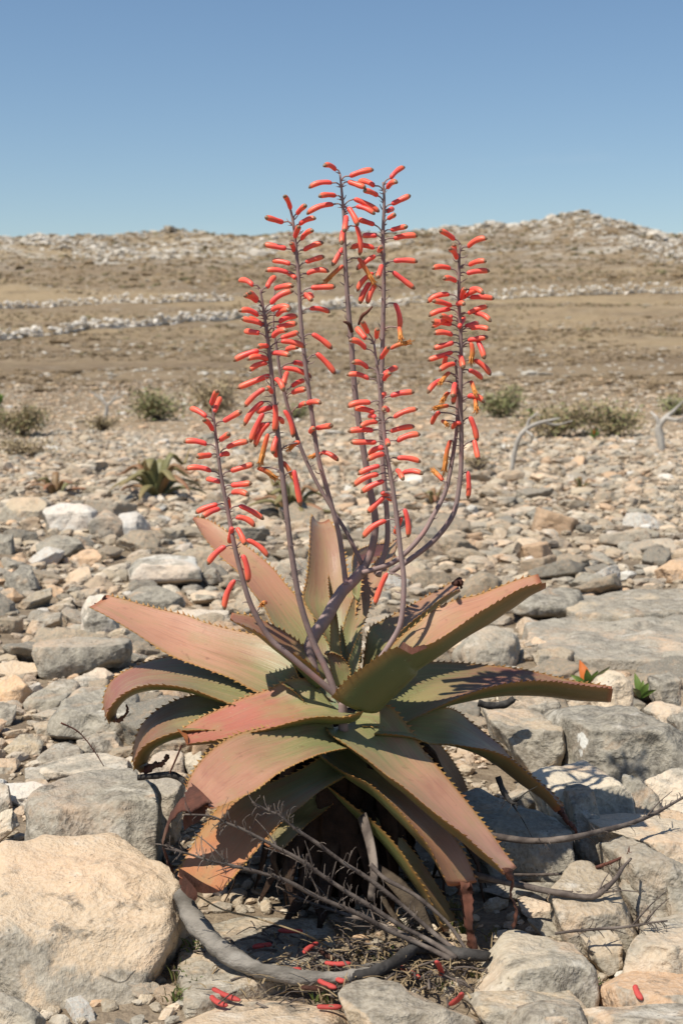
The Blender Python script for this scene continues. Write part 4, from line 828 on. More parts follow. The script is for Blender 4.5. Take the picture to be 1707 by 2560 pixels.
L18 = leaf(I_, [(870, 1850), (940, 1890), (1010, 1955), (1080, 2030), (1130, 2085), (1165, 2140), (1192, 2205)], [(790, 1880), (850, 1925), (925, 1962), (985, 2015), (1030, 2065), (1072, 2120), (1118, 2212)],
           [-.02, -.05, -.11, -.16], [-.08, -.14, -.21, -.23], [30, 42, 42, 36, 16], (0.42, 0.205, 0.11), up=(0.35, -0.6, 0.7), ch=0.5)
dried_tip(L18, [(1156, 2212, 1.805), (1166, 2240, 1.80), (1168, 2290, 1.79), (1176, 2335, 1.79), (1184, 2375, 1.79)], [42, 26, 20, 18, 18], 0.16, ch=((1118, 2212, 1.77), (1192, 2205, 1.84)))
L19 = leaf(I_, [(840, 1900), (900, 1980), (985, 2070), (1050, 2150), (1100, 2225), (1135, 2290), (1128, 2325)], [(800, 1950), (870, 2005), (945, 2065), (997, 2122), (1034, 2178), (1066, 2232), (1110, 2328)],
           [-.0, -.02, -.06, -.11], [-.05, -.10, -.16, -.18], [24, 34, 36, 30, 12], (0.27, 0.17, 0.06), up=(0.4, -0.5, 0.7), ch=0.45)
leaf(I_, [(830, 1900), (790, 1960), (740, 2020), (700, 2060), (660, 2110)], [(870, 1950), (850, 1990), (810, 2030), (770, 2060), (700, 2130)], [-.0, -.10], [-.02, -.12], [20, 18, 12, 6], (0.14, 0.12, 0.05), up=(-0.3, -0.7, 0.6), Mst=30)
leaf(I_, [(900, 1800), (960, 1780), (1040, 1800), (1100, 1860), (1150, 1930), (1175, 1990)], [(890, 1860), (960, 1860), (1030, 1890), (1085, 1940), (1120, 1990), (1150, 2020)], [.10, .26], [.06, .2], [26, 26, 20, 10], (0.16, 0.09, 0.06), up=(0.3, -0.2, 1), Mst=30)
leaf(I_, [(800, 1790), (700, 1770), (600, 1800), (520, 1870), (490, 1950)], [(810, 1850), (720, 1850), (640, 1880), (580, 1940), (550, 2000)], [.10, .22], [.06, .16], [26, 26, 20, 10], (0.16, 0.09, 0.06), up=(-0.3, -0.2, 1), Mst=30)
# short stem and the dead leaves that hang round it
mb = MB(); mb.tube(cr([BASE+Vector((0, 0.02, -0.03)), BASE+Vector((0.0, 0.02, 0.12)), BASE+Vector((0, 0.0, 0.26))], 12), lin([0.045, 0.04, 0.05], 12), 12); obj('stem', mb.mesh('stem'), SHADELEAF, aloe)
rl = random.Random(5)
for k in range(44):
    a = k*2.399+rl.uniform(-.2, .2); d = Vector((math.cos(a), math.sin(a), 0)); l_ = rl.uniform(0.10, 0.24)*(0.55 if d.y < -0.35 else 1); z0 = rl.uniform(0.12, 0.25); sd = Vector((-d.y, d.x, 0))
    P = cr([BASE+d*0.03+Vector((0, 0, z0)), BASE+d*l_*0.6+Vector((0, 0, z0*rl.uniform(0.7, 1.0))), BASE+d*l_*0.9+Vector((0, 0, z0*0.4)), BASE+d*l_*rl.uniform(.85, 1.1)+Vector((rl.gauss(0, .02), rl.gauss(0, .02), 0.006))], 14)
    P = [p+Vector((rl.gauss(0, 1), rl.gauss(0, 1), rl.gauss(0, 1)))*0.0015 for p in P]
    mb = MB(); mb.tube(P, [q*rl.uniform(0.8, 1.2) for q in lin([0.026, 0.024, 0.014, 0.004], 14)], 8, flat=0.22, nrm=sd); obj('dead_leaf', mb.mesh('dead_leaf'), SHADELEAF, aloe)
for pts, rd in (([(905, 2040, 1.9), (925, 2110, 1.86), (935, 2180, 1.83), (925, 2250, 1.83)], [16, 15, 13, 10]), ([(930, 2160, 1.85), (990, 2210, 1.82), (1040, 2270, 1.8), (1080, 2330, 1.79)], [10, 20, 22, 6]), ([(940, 2180, 1.84), (960, 2250, 1.83), (1010, 2320, 1.80), (1060, 2350, 1.79)], [8, 9, 9, 5])):
    mb = MB(); mb.tube(cr([at(*p) for p in pts], 14), [q*PY/F for q in lin(rd, 14)], 7, flat=0.3); obj('dead_leaf', mb.mesh('dead_leaf'), TWIG if rd[0] == 16 else DEADWOOD, aloe)

# flower stalks: photo points with depth from the axis
K1 = crop(440, 390, .5357); K2 = crop(440, 950, .5357)
def flower_mesh(name, bend, seg=10, open_=False):
    prof = [(0, .30), (0.02, .62), (0.07, .86), (0.16, .95), (0.3, .92), (0.45, .95), (0.6, 1.05), (0.75, 1.06), (0.86, .95), (0.93, .74), (0.98, .45), (1.0, .12)]
    if open_: prof = [(0, .3), (0.03, .6), (0.1, .8), (0.3, .85), (0.5, .9), (0.64, .9), (0.72, .8)]
    mb = MB(); ring = []
    for z, r_ in prof:
        cx_ = bend*4*z*(1-z)-0.35*bend*z*z; b = len(mb.v)
        for k in range(seg):
            a = 2*math.pi*k/seg; rr_ = r_*0.128*(1+0.05*math.cos(3*a)*(z > 0.3)); mb.v.append(Vector((cx_+rr_*math.cos(a), rr_*math.sin(a), z))); mb.t.append(z)
        ring.append(b)
    for a, b in zip(ring, ring[1:]):
        for k in range(seg): mb.f.append((a+k, a+(k+1) % seg, b+(k+1) % seg, b+k))
    mb.f.append(tuple(ring[0]+k for k in range(seg))[::-1]); 
    if not open_: mb.f.append(tuple(ring[-1]+k for k in range(seg)))
    else:
        rr_ = random.Random(4)
        for k in range(6):
            a = 2*math.pi*k/6; d = Vector((math.cos(a), math.sin(a), 0)); c = Vector((bend*0.6, 0, 0)); o_ = rr_.uniform(0.6, 1.5)
            P = [c+d*0.09+Vector((0, 0, .66)), c+d*0.10*o_+Vector((0, 0, .82)), c+d*0.13*o_+Vector((0, 0, .94)), c+d*0.24*o_+Vector((0, 0, 1.0))]
            b0 = len(mb.v); mb.tube(P, [0.055, 0.05, 0.035, 0.01], 5, flat=0.45); 
            for q in range(b0, len(mb.v)): mb.t[q] = 0.66+0.34*(q-b0)/(len(mb.v)-b0)
        for k in range(5):
            a = k*1.3; d = Vector((math.cos(a), math.sin(a), 0)); c = Vector((bend*0.6, 0, 0)); mb.tube([c+Vector((0, 0, .7)), c+d*0.03+Vector((0, 0, .95)), c+d*0.06+Vector((0, 0, rr_.uniform(1.05, 1.2)))], 0.012, 4, t0=0.7, t1=1)
    return mb.mesh(name)
FM = [flower_mesh('flower', b) for b in (0.0, 0.045, 0.075, 0.11)]; FO = [flower_mesh('open_flower', b, open_=True) for b in (0.03, 0.10)]
rf = random.Random(21)
def stalk(path, rads, flowers, opens=(), naked=0, label=None, top=0.0):
    """path: (px, py, depth from axis); flowers: (x0, y0, x1, y1) photo px from the attached end to the tip."""
    P = cr([at(p[0], p[1], PY+p[2]) for p in path], 60); mb = MB(); mb.tube(P, [q*PY/F for q in lin(rads, 60)], 10)
    o = obj('flower_stalk', bpy.data.meshes.new('empty'), None, aloe); proj = []
    for p in P:
        v = p-Vector((0, 0, CAMH)); dz = v.dot(FWD); proj.append((CX+F*v.x/dz, CY-F*v.dot(UP)/dz))
    used = []
    for kind, lst in ((0, flowers), (1, opens)):
        for (x0, y0, x1, y1) in lst:
            L_ = math.hypot(x1-x0, y1-y0); full = max(L_, rf.uniform(50, 60) if L_ > 28 else rf.uniform(34, 48))
            # the stalk point the pedicel leaves from: a little below the flower's foot
            bi = min(range(60), key=lambda i: (proj[i][0]-x0)**2*1.0+(proj[i][1]-(y0+14))**2*1.6); sp = P[bi]; bi2 = bi
            off = abs(x0-proj[bi][0])
            dep = (sp.y-PY)+rf.uniform(-0.5, 0.3)*max(0.004, 0.018-off*PY/F*0.5)
            p0 = at(x0, y0, PY+dep); dpx = math.sqrt(max(0, full*full-L_*L_))*PY/F; sg = -1 if rf.random() < 0.72 else 1
            p1 = at(x1, y1, PY+dep+sg*dpx); ax = (p1-p0); ln = ax.length; ax.normalize()
            upv = Vector((0, 0, 1)); bx = upv-ax*upv.dot(ax)
            if bx.length < 0.25: bx = Vector((1 if x0 > proj[bi][0] else -1, -0.3, 0)); bx = bx-ax*bx.dot(ax)
            bx.normalize(); by = ax.cross(bx); rs_ = rf.uniform(0.028, 0.0325) if L_ > 28 or full > 45 else 0.028
            me = (FO[rf.randrange(2)] if kind else FM[rf.randrange(4)]); f = obj('open_flower' if kind else 'flower', me, OPENF if kind else FLOWER, o)
            mt = Matrix.Identity(4)
            for r_ in range(3): mt[r_][0] = bx[r_]*rs_; mt[r_][1] = by[r_]*rs_; mt[r_][2] = ax[r_]*ln; mt[r_][3] = p0[r_]
            f.matrix_basis = mt
            q = [sp, sp.lerp(p0, 0.45)+Vector((0, 0, 0.003)), p0+ax*0.001]
            mb.tube(cr(q, 6), lin([0.0013, 0.0010, 0.0013], 6), 5); used.append(bi)
            tn = (p0-sp).normalized() if (p0-sp).length > 1e-5 else ax; mb.spike(sp, (tn+Vector((0, 0, -0.4))).normalized(), Vector((0, 0, 1)), Vector((0, 1, 0)), 0.009, 0.0014, 0.0008, 0.3)
    for k in range(naked):                                     # empty pedicels and bracts below the open flowers
        i = rf.randint(int(60*0.38), 55); a = rf.uniform(0, 6.28); d = Vector((math.cos(a), math.sin(a)*0.8, rf.uniform(-0.1, 0.7))).normalized(); ln = rf.uniform(0.006, 0.014)
        mb.tube(cr([P[i], P[i]+d*ln*0.6, P[i]+d*ln+Vector((0, 0, rf.uniform(-.003, .005)))], 4), lin([0.0011, 0.0009, 0.0005], 4), 4)
    me = mb.mesh('flower_stalk'); me.materials.append(STALK); o.data = me
    return o
def cpath(parts):
    r = []
    for fn, pts in parts: r += fn(pts)
    return r
# fork of the front stalk
mb = MB(); mb.tube(cr([at(858, 1830, PY-.06), at(857, 1785, PY-.06), at(856, 1752, PY-.06)], 8), lin([13*PY/F, 12*PY/F, 11*PY/F], 8), 12); obj('stalk_base', mb.mesh('stalk_base'), STALK, aloe)
mb = MB(); mb.tube(cr([at(800, 1720, PY+.01), at(772, 1640, PY+.02), at(785, 1590, PY+.025), at(812, 1552, PY+.03), at(850, 1485, PY+.045), at(885, 1450, PY+.055), at(912, 1418, PY+.06)], 14), lin([16*PY/F, 17*PY/F, 16*PY/F, 14*PY/F], 14), 12); obj('stalk_base', mb.mesh('stalk_base'), STALK, aloe)
F1 = K2([(165, 115), (180, 150), (143, 172), (172, 235), (222, 193), (207, 280), (145, 300), (237, 315), (165, 350), (205, 352), (165, 425), (255, 425), (208, 475), (258, 492), (262, 525), (195, 580), (205, 600), (243, 550), (295, 585), (280, 640), (262, 688), (285, 690), (330, 745), (232, 775), (312, 815), (275, 932)])
T1 = K2([(195, 45), (210, 78), (65, 128), (128, 182), (308, 145), (250, 250), (35, 285), (340, 285), (95, 358), (250, 345), (42, 412), (365, 392), (140, 460), (355, 482), (340, 535), (90, 620), (118, 640), (247, 600), (412, 650), (372, 680), (250, 762), (325, 770), (435, 825), (145, 860), (340, 945), (222, 1072)])
pr = lambda a, b: [p+q for p, q in zip(a, b)]
stalk([(856, 1755, -.06), (825, 1725, -.06), (722, 1638, -.07), (673, 1593, -.07), (628, 1513, -.075), (602, 1428, -.075), (584, 1353, -.075), (570, 1277, -.07), (553, 1190, -.07), (540, 1090, -.07), (532, 1020, -.07)], [9, 7.5, 6.5, 5.5, 4.5, 2.5], pr(F1, T1), K4 := pr(K2([(420, 1040)]), K2([(398, 1058)])), 8)
F2 = K1([(360, 605), (378, 680), (380, 672), (425, 615), (440, 690), (385, 745), (400, 780), (445, 720), (470, 745), (410, 792), (480, 775), (470, 800), (390, 825), (450, 845), (490, 865), (430, 885), (388, 908), (430, 950), (425, 965), (450, 920), (440, 1022), (465, 1040), (415, 1085)]) + K2([(408, 100), (408, 155), (450, 125), (462, 115), (435, 200), (475, 260), (550, 420), (410, 200), (448, 60), (478, 180), (455, 300)])
T2 = K1([(293, 578), (318, 648), (340, 635), (465, 560), (548, 625), (293, 718), (303, 758), (540, 708), (530, 715), (330, 752), (567, 745), (567, 780), (318, 818), (520, 810), (605, 890), (380, 890), (265, 955), (330, 945), (340, 1000), (535, 930), (283, 1085), (505, 1095), (318, 1170)]) + K2([(315, 212), (345, 292), (375, 150), (460, 242), (365, 312), (450, 345), (582, 590), (380, 280), (420, 40), (500, 200), (470, 360)])
O2 = pr(K2([(430, 250), (380, 410), (500, 380), (575, 290)]), K2([(395, 395), (470, 470), (560, 480), (520, 335)]))
stalk([(856, 1755, -.06), (842, 1740, -.06), (816, 1675, -.055), (780, 1598, -.05), (749, 1500, -.05), (731, 1397, -.05), (718, 1295, -.05), (706, 1190, -.045), (696, 1100, -.045), (684, 985, -.045), (672, 870, -.045), (660, 780, -.045), (650, 722, -.045)], [9, 8, 7, 6.5, 5, 2.5], pr(F2, T2), O2, 34)
F3 = K1([(535, 248), (500, 310), (565, 270), (575, 320), (555, 380), (585, 390), (515, 432), (595, 440), (550, 445), (605, 495), (535, 505), (610, 550), (525, 545), (558, 572), (630, 615), (600, 660), (625, 712), (635, 830), (655, 920), (600, 645)]) + K2([(625, 245), (655, 225), (680, 335), (610, 110)])
T3 = K1([(505, 182), (415, 285), (607, 228), (652, 287), (575, 325), (640, 343), (408, 412), (688, 402), (535, 405), (693, 468), (447, 488), (715, 535), (415, 532), (520, 545), (745, 610), (640, 655), (720, 728), (730, 900), (745, 1018), (635, 675)]) + K2([(645, 225), (732, 212), (760, 375), (678, 105)])
O3 = pr(K2([(680, 345)]), K2([(625, 368)]))
stalk([(866, 1462, .045), (862, 1440, .05), (850, 1350, .05), (836, 1290, .05), (815, 1215, .05), (795, 1140, .05), (776, 1010, .05), (762, 900, .05), (752, 800, .05), (746, 690, .05), (738, 600, .05), (730, 540, .05), (716, 495, .05)], [8, 6.5, 6, 5.5, 4.5, 2.5], pr(F3, T3), O3, 30)
F3b = K1([(520, 1010), (550, 965), (500, 990), (515, 905), (540, 1075), (540, 1105), (460, 620), (490, 850)]) + K2([(505, 140), (540, 60), (575, 125)])
T3b = K1([(500, 1070), (595, 975), (635, 1030), (570, 890), (600, 1045), (610, 1085), (550, 605), (575, 822)]) + K2([(550, 268), (608, 42), (610, 110)])
stalk([(905, 1412, .06), (868, 1335, .065), (836, 1282, .075), (783, 1190, .085), (745, 1100, .09), (715, 1000, .09), (700, 930, .09), (690, 860, .09), (684, 830, .09)], [6, 5, 5, 4, 2.5], pr(F3b, T3b), (), 10)
F4 = K1([(745, 65), (810, 95), (728, 125), (745, 185), (735, 225), (803, 120), (830, 200), (840, 235), (803, 240), (840, 325), (795, 280), (780, 350), (778, 430)])
T4 = K1([(688, 42), (922, 62), (617, 145), (665, 187), (607, 268), (885, 148), (950, 260), (930, 270), (850, 325), (860, 465), (785, 355), (772, 410), (728, 512)])
O4 = pr(K1([(780, 510), (850, 475)]), K1([(693, 592), (925, 600)]))
s4 = stalk([(908, 1425, .06), (930, 1370, .06), (938, 1300, .06), (922, 1210, .06), (906, 1110, .06), (893, 1030, .06), (884, 945, .06), (878, 855, .06), (868, 740, .06), (862, 630, .06), (858, 525, .06), (850, 435, .06)], [11, 9, 8, 7, 5.5, 2.5], pr(F4, T4), O4, 46)
mb = MB(); mb.tube(cr([at(896, 812, PY+.06), at(905, 790, PY+.055), at(918, 780, PY+.05), at(931, 766, PY+.05)], 8), lin([3*PY/F, 5*PY/F, 4*PY/F, 2*PY/F], 8), 6); mb.tube(cr([at(880, 830, PY+.05), at(872, 810, PY+.045), at(858, 804, PY+.04)], 8), lin([5*PY/F, 6*PY/F, 2*PY/F], 8), 6); obj('shrivelled_flower', mb.mesh('shrivelled_flower'), DEADLEAF, s4)
F6 = K1([(1000, 105), (985, 150), (925, 140), (940, 185), (1005, 225), (985, 258), (990, 292), (925, 320), (1003, 345), (935, 370), (1015, 385), (925, 430), (930, 465), (1015, 490), (945, 445), (960, 510), (920, 545), (1010, 540), (905, 590), (930, 600), (1020, 685)])
T6 = K1([(1065, 48), (1030, 118), (850, 115), (875, 160), (1095, 183), (1012, 245), (1022, 272), (845, 295), (1080, 328), (870, 372), (1128, 370), (810, 425), (840, 530), (1128, 492), (958, 425), (940, 570), (840, 630), (1115, 622), (855, 690), (890, 690), (1045, 815)])
O6 = pr(K1([(1040, 800), (1000, 900)]), K1([(1050, 868), (1100, 872)]))
stalk([(945, 1440, .06), (955, 1405, .07), (968, 1350, .07), (966, 1270, .07), (957, 1160, .07), (951, 1020, .07), (955, 900, .07), (957, 815, .07), (959, 710, .07), (957, 600, .07), (960, 500, .07), (957, 455, .07)], [8, 7, 6.5, 6, 5, 2.5], pr(F6, T6), O6, 26)
F5 = K1([(895, 825), (935, 850), (885, 853), (885, 900), (955, 945), (895, 990), (970, 1020), (968, 1047), (900, 1040), (1000, 1120)]) + K2([(908, 105), (925, 150), (990, 145), (1015, 175), (940, 195), (920, 235), (1000, 240), (1030, 285), (935, 290), (985, 280), (965, 315), (970, 345), (1030, 365), (950, 400), (1055, 435), (1030, 420), (945, 440), (970, 470), (960, 525), (970, 545), (980, 655), (1065, 600), (1050, 640), (985, 900), (955, 90), (930, 175)])
T5 = K1([(868, 770), (940, 805), (840, 800), (808, 855), (993, 888), (820, 960), (1033, 985), (1000, 1010), (795, 1018), (1112, 1100)]) + K2([(797, 122), (830, 132), (965, 138), (1127, 132), (855, 218), (800, 238), (1113, 215), (1140, 250), (812, 290), (990, 305), (897, 345), (890, 372), (1143, 380), (845, 440), (1153, 435), (1060, 465), (825, 492), (860, 525), (1005, 560), (892, 620), (866, 735), (1085, 735), (1020, 720), (925, 1050), (975, 60), (900, 170)])
stalk([(856, 1755, -.06), (862, 1748, -.06), (920, 1686, -.06), (982, 1598, -.055), (1003, 1546, -.05), (1009, 1453, -.04), (1002, 1389, -.035), (992, 1298, -.03), (981, 1218, -.03), (965, 1127, -.03), (952, 1004, -.03), (944, 930, -.03), (935, 860, -.03)], [8, 7, 6.5, 6, 5, 2.5], pr(F5, T5), (), 12)
F7 = K1([(1298, 390), (1360, 425), (1300, 455), (1310, 480), (1280, 525), (1365, 510), (1355, 548), (1305, 585), (1275, 645), (1335, 665), (1330, 670), (1370, 625), (1370, 660), (1285, 700), (1280, 715), (1360, 735), (1395, 735), (1290, 745), (1285, 785), (1350, 795), (1375, 805), (1290, 835), (1360, 860), (1295, 870), (1405, 860), (1290, 915), (1390, 950), (1300, 970), (1365, 1000), (1325, 930), (1260, 930), (1240, 1045), (1300, 1060), (1320, 800), (1310, 690), (1285, 770)]) + K2([(1360, 75), (1310, 10), (1230, 150), (1325, 200), (1370, 170), (1390, 280), (1360, 425)])
T7 = K1([(1228, 345), (1450, 380), (1295, 412), (1275, 428), (1192, 522), (1447, 488), (1463, 535), (1245, 570), (1168, 680), (1410, 620), (1350, 615), (1435, 640), (1485, 665), (1195, 675), (1175, 745), (1455, 700), (1470, 770), (1190, 800), (1190, 770), (1410, 780), (1465, 808), (1200, 825), (1455, 845), (1197, 900), (1440, 948), (1170, 955), (1470, 1022), (1225, 1000), (1430, 1040), (1340, 990), (1250, 990), (1170, 1105), (1290, 1125), (1345, 750), (1345, 690), (1230, 745)]) + K2([(1440, 100), (1290, 115), (1190, 205), (1285, 225), (1405, 285), (1410, 372), (1362, 555)])
O7 = pr(K1([(1375, 870), (1375, 1050), (1275, 1010)]), K1([(1370, 970), (1400, 1120), (1230, 1070)])) + pr(K2([(1270, 60), (1270, 120), (1395, 85), (1240, 190)]), K2([(1240, 110), (1200, 135), (1402, 150), (1270, 215)]))
stalk([(975, 1432, .03), (1029, 1395, .04), (1083, 1352, .05), (1126, 1298, .06), (1142, 1250, .07), (1152, 1165, .08), (1152, 1060, .08), (1150, 980, .08), (1152, 870, .08), (1147, 765, .08), (1147, 660, .08), (1150, 612, .08)], [7, 7, 6.5, 6, 5, 2.5], pr(F7, T7), O7, 24)
stalk([(905, 1432, .05), (975, 1410, .055), (1018, 1378, .06), (1056, 1335, .07), (1083, 1288, .08), (1115, 1222, .09), (1136, 1110, .10), (1142, 1050, .10), (1142, 960, .10), (1138, 900, .10)], [7, 6.5, 6, 5, 3], pr(K2([]), []), pr(K2([(1280, 280), (1245, 470)]), K2([(1255, 430), (1195, 420)])), 18)

# ------------------------------------------------------------------ plants of the background
def bg_aloe(px, py, wpx, label, nl, mat, seed, lift=1.0, droop=0.5):
    g_ = ghit(px, py); r = random.Random(seed); k = wpx/F*g_.y/2; t_ = thing('small_aloe', g_-Vector((0, 0, 0.01)), label, 'aloe', 'small aloes in the rubble field')
    for i in range(nl):
        a = i*2.399+r.uniform(-.25, .25); d = Vector((math.cos(a), math.sin(a), 0)); inner = i/nl; l_ = k*r.uniform(0.75, 1.1)*(1-0.35*inner); h = k*lift*(0.28+0.75*inner)*r.uniform(0.8, 1.2)
        P = cr([g_+d*0.01, g_+d*l_*0.4+Vector((0, 0, h*0.8)), g_+d*l_*0.8+Vector((0, 0, h*(1.0-droop*0.4))), g_+d*l_+Vector((0, 0, max(0.01, h*(1-droop*(1-inner)))))], 12)
        mb = MB(); mb.tube(P, lin([k*0.085, k*0.095, k*0.06, k*0.006], 12), 7, flat=0.35, nrm=Vector((-d.y, d.x, 0)))
        obj('leaf', mb.mesh('leaf'), ALOEBR if i % 4 == 1 else (ALOEBG if i % 4 == 3 else mat), t_)
    return t_
bg_aloe(392, 1245, 290, 'olive green arching aloe with dead leaves below, behind the chalk white rock', 17, ALOEBG, 3, 0.85, 0.95)
bg_aloe(140, 1240, 200, 'low sprawling aloe with orange leaf tips beside the arching aloe', 8, ALOEBR, 5, 0.7, 0.6)
bg_aloe(730, 1300, 300, 'wide olive and orange aloe seen between the flower stalks', 15, ALOEBG, 9, 0.75, 0.7)
bg_aloe(1085, 1262, 140, 'small dark aloe behind the curving pair of flower stalks', 9, ALOEBR, 12, 0.9, 0.7)
bg_aloe(1452, 1228, 110, 'small red leaved aloe alone on the far rubble', 8, ALOEBR, 17, 0.75, 0.7)
def shrub(px, py, wpx, hpx, label, mat, n, seed, leafpx=4, mat2=None, n2=0, dense=1.0):
    g_ = ghit(px, py); r = random.Random(seed); sc_ = g_.y/F; W = wpx*sc_/2; H = hpx*sc_; t_ = thing('shrub', g_-Vector((0, 0, 0.02)), label, 'shrub', 'low shrubs at the foot of the hill')
    st = MB(); tips = []
    for i in range(16):
        a = r.uniform(0, 6.28); e = Vector((math.cos(a)*W*r.uniform(.3, .95), math.sin(a)*W*r.uniform(.2, .7), H*r.uniform(.35, .9))); P = cr([g_, g_+e*0.5+Vector((r.gauss(0, .1)*W, r.gauss(0, .1)*W, 0.1*H)), g_+e], 6)
        st.tube(P, lin([2.2*sc_, 1.0*sc_], 6), 5); tips.append(P)
    obj('stem', st.mesh('stem'), TWIG, t_)
    for m_, nn in ((mat, n), (mat2, n2)):
        if not nn: continue
        fo = MB()
        for i in range(nn):
            P = tips[r.randrange(len(tips))]; p = P[r.randint(2, 5)]+Vector((r.gauss(0, .22)*W, r.gauss(0, .22)*W, r.gauss(0, .15)*H))
            if p.z < g_.z: p.z = g_.z+0.01
            u = Vector((r.gauss(0, 1), r.gauss(0, 1), r.gauss(0, 1))).normalized(); v = u.orthogonal().normalized(); q = leafpx*sc_*r.uniform(.6, 1.4); fo.tri(p-u*q, p+v*q*0.45, p+u*q, p-v*q*0.45, t=r.random())
        o = obj('foliage', fo.mesh('foliage', False), m_, t_); o['kind'] = 'stuff'
    return t_
shrub(55, 1092, 150, 85, 'rounded dry olive shrub standing alone on the slope', SHRUBM, 1500, 1, 4.5, SHRUBG, 500)
shrub(70, 1140, 150, 45, 'flat dry brown shrub below the rounded olive shrub', SHRUBM, 900, 2, 4)
shrub(395, 1052, 150, 75, 'green grey shrub beside the brown rounded shrub', SHRUBG, 1300, 3, 4.5, SHRUBM, 500)
shrub(535, 1042, 140, 90, 'brown rounded shrub behind the outermost flower stalk', SHRUBM, 1700, 4, 4.5)
shrub(255, 1080, 110, 45, 'thin dry tuft around the small bleached dead bush', SHRUBM, 500, 6, 4)
shrub(1255, 1045, 130, 80, 'green shrub just beyond the coral flower spike', SHRUBG, 1200, 7, 4.5, SHRUBM, 500)
shrub(1390, 1098, 210, 90, 'wide dark dry thicket with green and orange leaves', SHRUBM, 1700, 8, 5, SHRUBG, 500)
shrub(1540, 1092, 200, 80, 'dry brown and green thicket reaching to the bleached dead tree', SHRUBM, 1500, 9, 5, SHRUBG, 600)
shrub(1690, 1040, 120, 50, 'sparse green shrub behind the bleached dead tree', SHRUBG, 600, 10, 4)
shrub(1190, 1180, 70, 50, 'tiny dark tuft near the curving flower stalks', SHRUBM, 400, 11, 4)
shrub(740, 1050, 90, 40, 'small green tuft seen between the flower stalks', SHRUBG, 400, 13, 4)
# bright leaves among them
for (px, py, n, s_, mt, nm) in ((3, 1000, 9, 16, FRESH, 'bright green sprig poking in beside the rounded dry shrub'), (1485, 1085, 7, 14, FRESH, 'glossy green and orange sprig in the dark thicket'), (1325, 1030, 7, 11, FRESH, 'green sprig at the edge of the thicket')):
    g_ = ghit(px, py+18); sc_ = g_.y/F; r = random.Random(px); t_ = thing('sprig', g_, nm, 'sprig'); mb = MB(); mb.tube([g_, g_+Vector((0, 0, 22*sc_))], 1.5*sc_, 5); obj('stem', mb.mesh('stem'), TWIG, t_)
    for i in range(n):
        a = r.uniform(0, 6.28); d = Vector((math.cos(a), math.sin(a)*.6, r.uniform(0.2, 1.2))).normalized(); b0 = g_+Vector((0, 0, r.uniform(6, 22)*sc_)); mb = MB(); mb.blade([b0, b0+d*s_*sc_*.5, b0+d*s_*sc_*1.3], s_*0.32*sc_, (0.2, -1, .4), r.random()); obj('leaf', mb.mesh('leaf'), ORANGE if i == 2 and px > 1400 else mt, t_)
def dead_tree(label, Y, branches, name='dead_tree'):
    b0 = at(branches[0][0][0][0], branches[0][0][0][1], Y); b0.z = ter(b0.x, b0.y); t_ = thing(name, b0, label, 'dead tree')
    for i, (pts, rd) in enumerate(branches):
        P = [at(p[0], p[1], Y+(p[2] if len(p) > 2 else 0)) for p in pts]; mb = MB(); mb.tube(cr(P, 16), [q*Y/F for q in lin(rd, 16)], 8); obj('trunk' if i == 0 else 'branch', mb.mesh('branch'), WHITEWOOD, t_)
dead_tree('white sun bleached dead tree at the end of the thicket', ghit(1652, 1128).y, [([(1652, 1130), (1650, 1100), (1645, 1068), (1662, 1045), (1685, 1025)], [10, 10, 9, 7, 4]), ([(1647, 1070), (1640, 1045), (1625, 1030, .1)], [7, 5, 2]), ([(1665, 1045), (1690, 1050, -.1), (1715, 1040)], [6, 4, 2]), ([(1685, 1025), (1700, 1010), (1710, 1000)], [4, 3, 1.5])])
dead_tree('bent pale grey dead tree leaning over the rubble by the dark thicket', ghit(1278, 1190).y, [([(1277, 1190), (1282, 1150), (1292, 1105), (1312, 1075), (1345, 1058), (1400, 1045)], [5, 6, 6, 6, 5, 2]), ([(1316, 1072), (1322, 1050), (1340, 1035)], [5, 3, 2]), ([(1350, 1056), (1390, 1062, .1), (1430, 1052)], [4, 3, 1.5]), ([(1312, 1076), (1330, 1090, -.1), (1325, 1110)], [3, 3, 2])])
dead_tree('small forked bleached dead bush on the open slope', ghit(262, 1062).y, [([(262, 1062), (266, 1035), (268, 1010)], [5, 5, 4]), ([(268, 1012), (250, 995), (228, 980), (224, 976)], [4, 3, 2, 1]), ([(268, 1015), (285, 1000), (310, 988)], [4, 3, 1]), ([(258, 1000), (255, 985, .1), (262, 975)], [3, 2, 1]), ([(282, 1002), (292, 985), (296, 978)], [3, 2, 1])])
# seedlings with broad leaves among the stones
def seedling(px, py, Y, leaves, label):
    b0 = at(px, py, Y); t_ = thing('seedling', b0, label, 'seedling')
    for (x, y, wpx, mt, up) in leaves:
        e = at(x, y, Y+up); P = cr([b0, b0.lerp(e, 0.5)+Vector((0, -0.004, 0.004)), e], 7); mb = MB(); k = wpx*Y/F; base = len(mb.v)
        prof = [0.35, 0.75, 1.0, 1.0, 0.8, 0.45, 0.05]; tg = (e-b0).normalized(); sd = tg.cross(Vector((0.1, 1, 0.15))).normalized()
        for i, p in enumerate(P): mb.v += [p-sd*k*prof[i], p+Vector((0, 0.25*k, -0.1*k)), p+sd*k*prof[i]]; mb.t += [rnd.random()*0.3+i/9]*3
        for i in range(6): mb.f += [(3*i, 3*i+1, 3*i+4, 3*i+3), (3*i+1, 3*i+2, 3*i+5, 3*i+4)]
        obj('leaf', mb.mesh('leaf'), mt, t_)
Ys = hitz(1475, 1745, 0.03).y
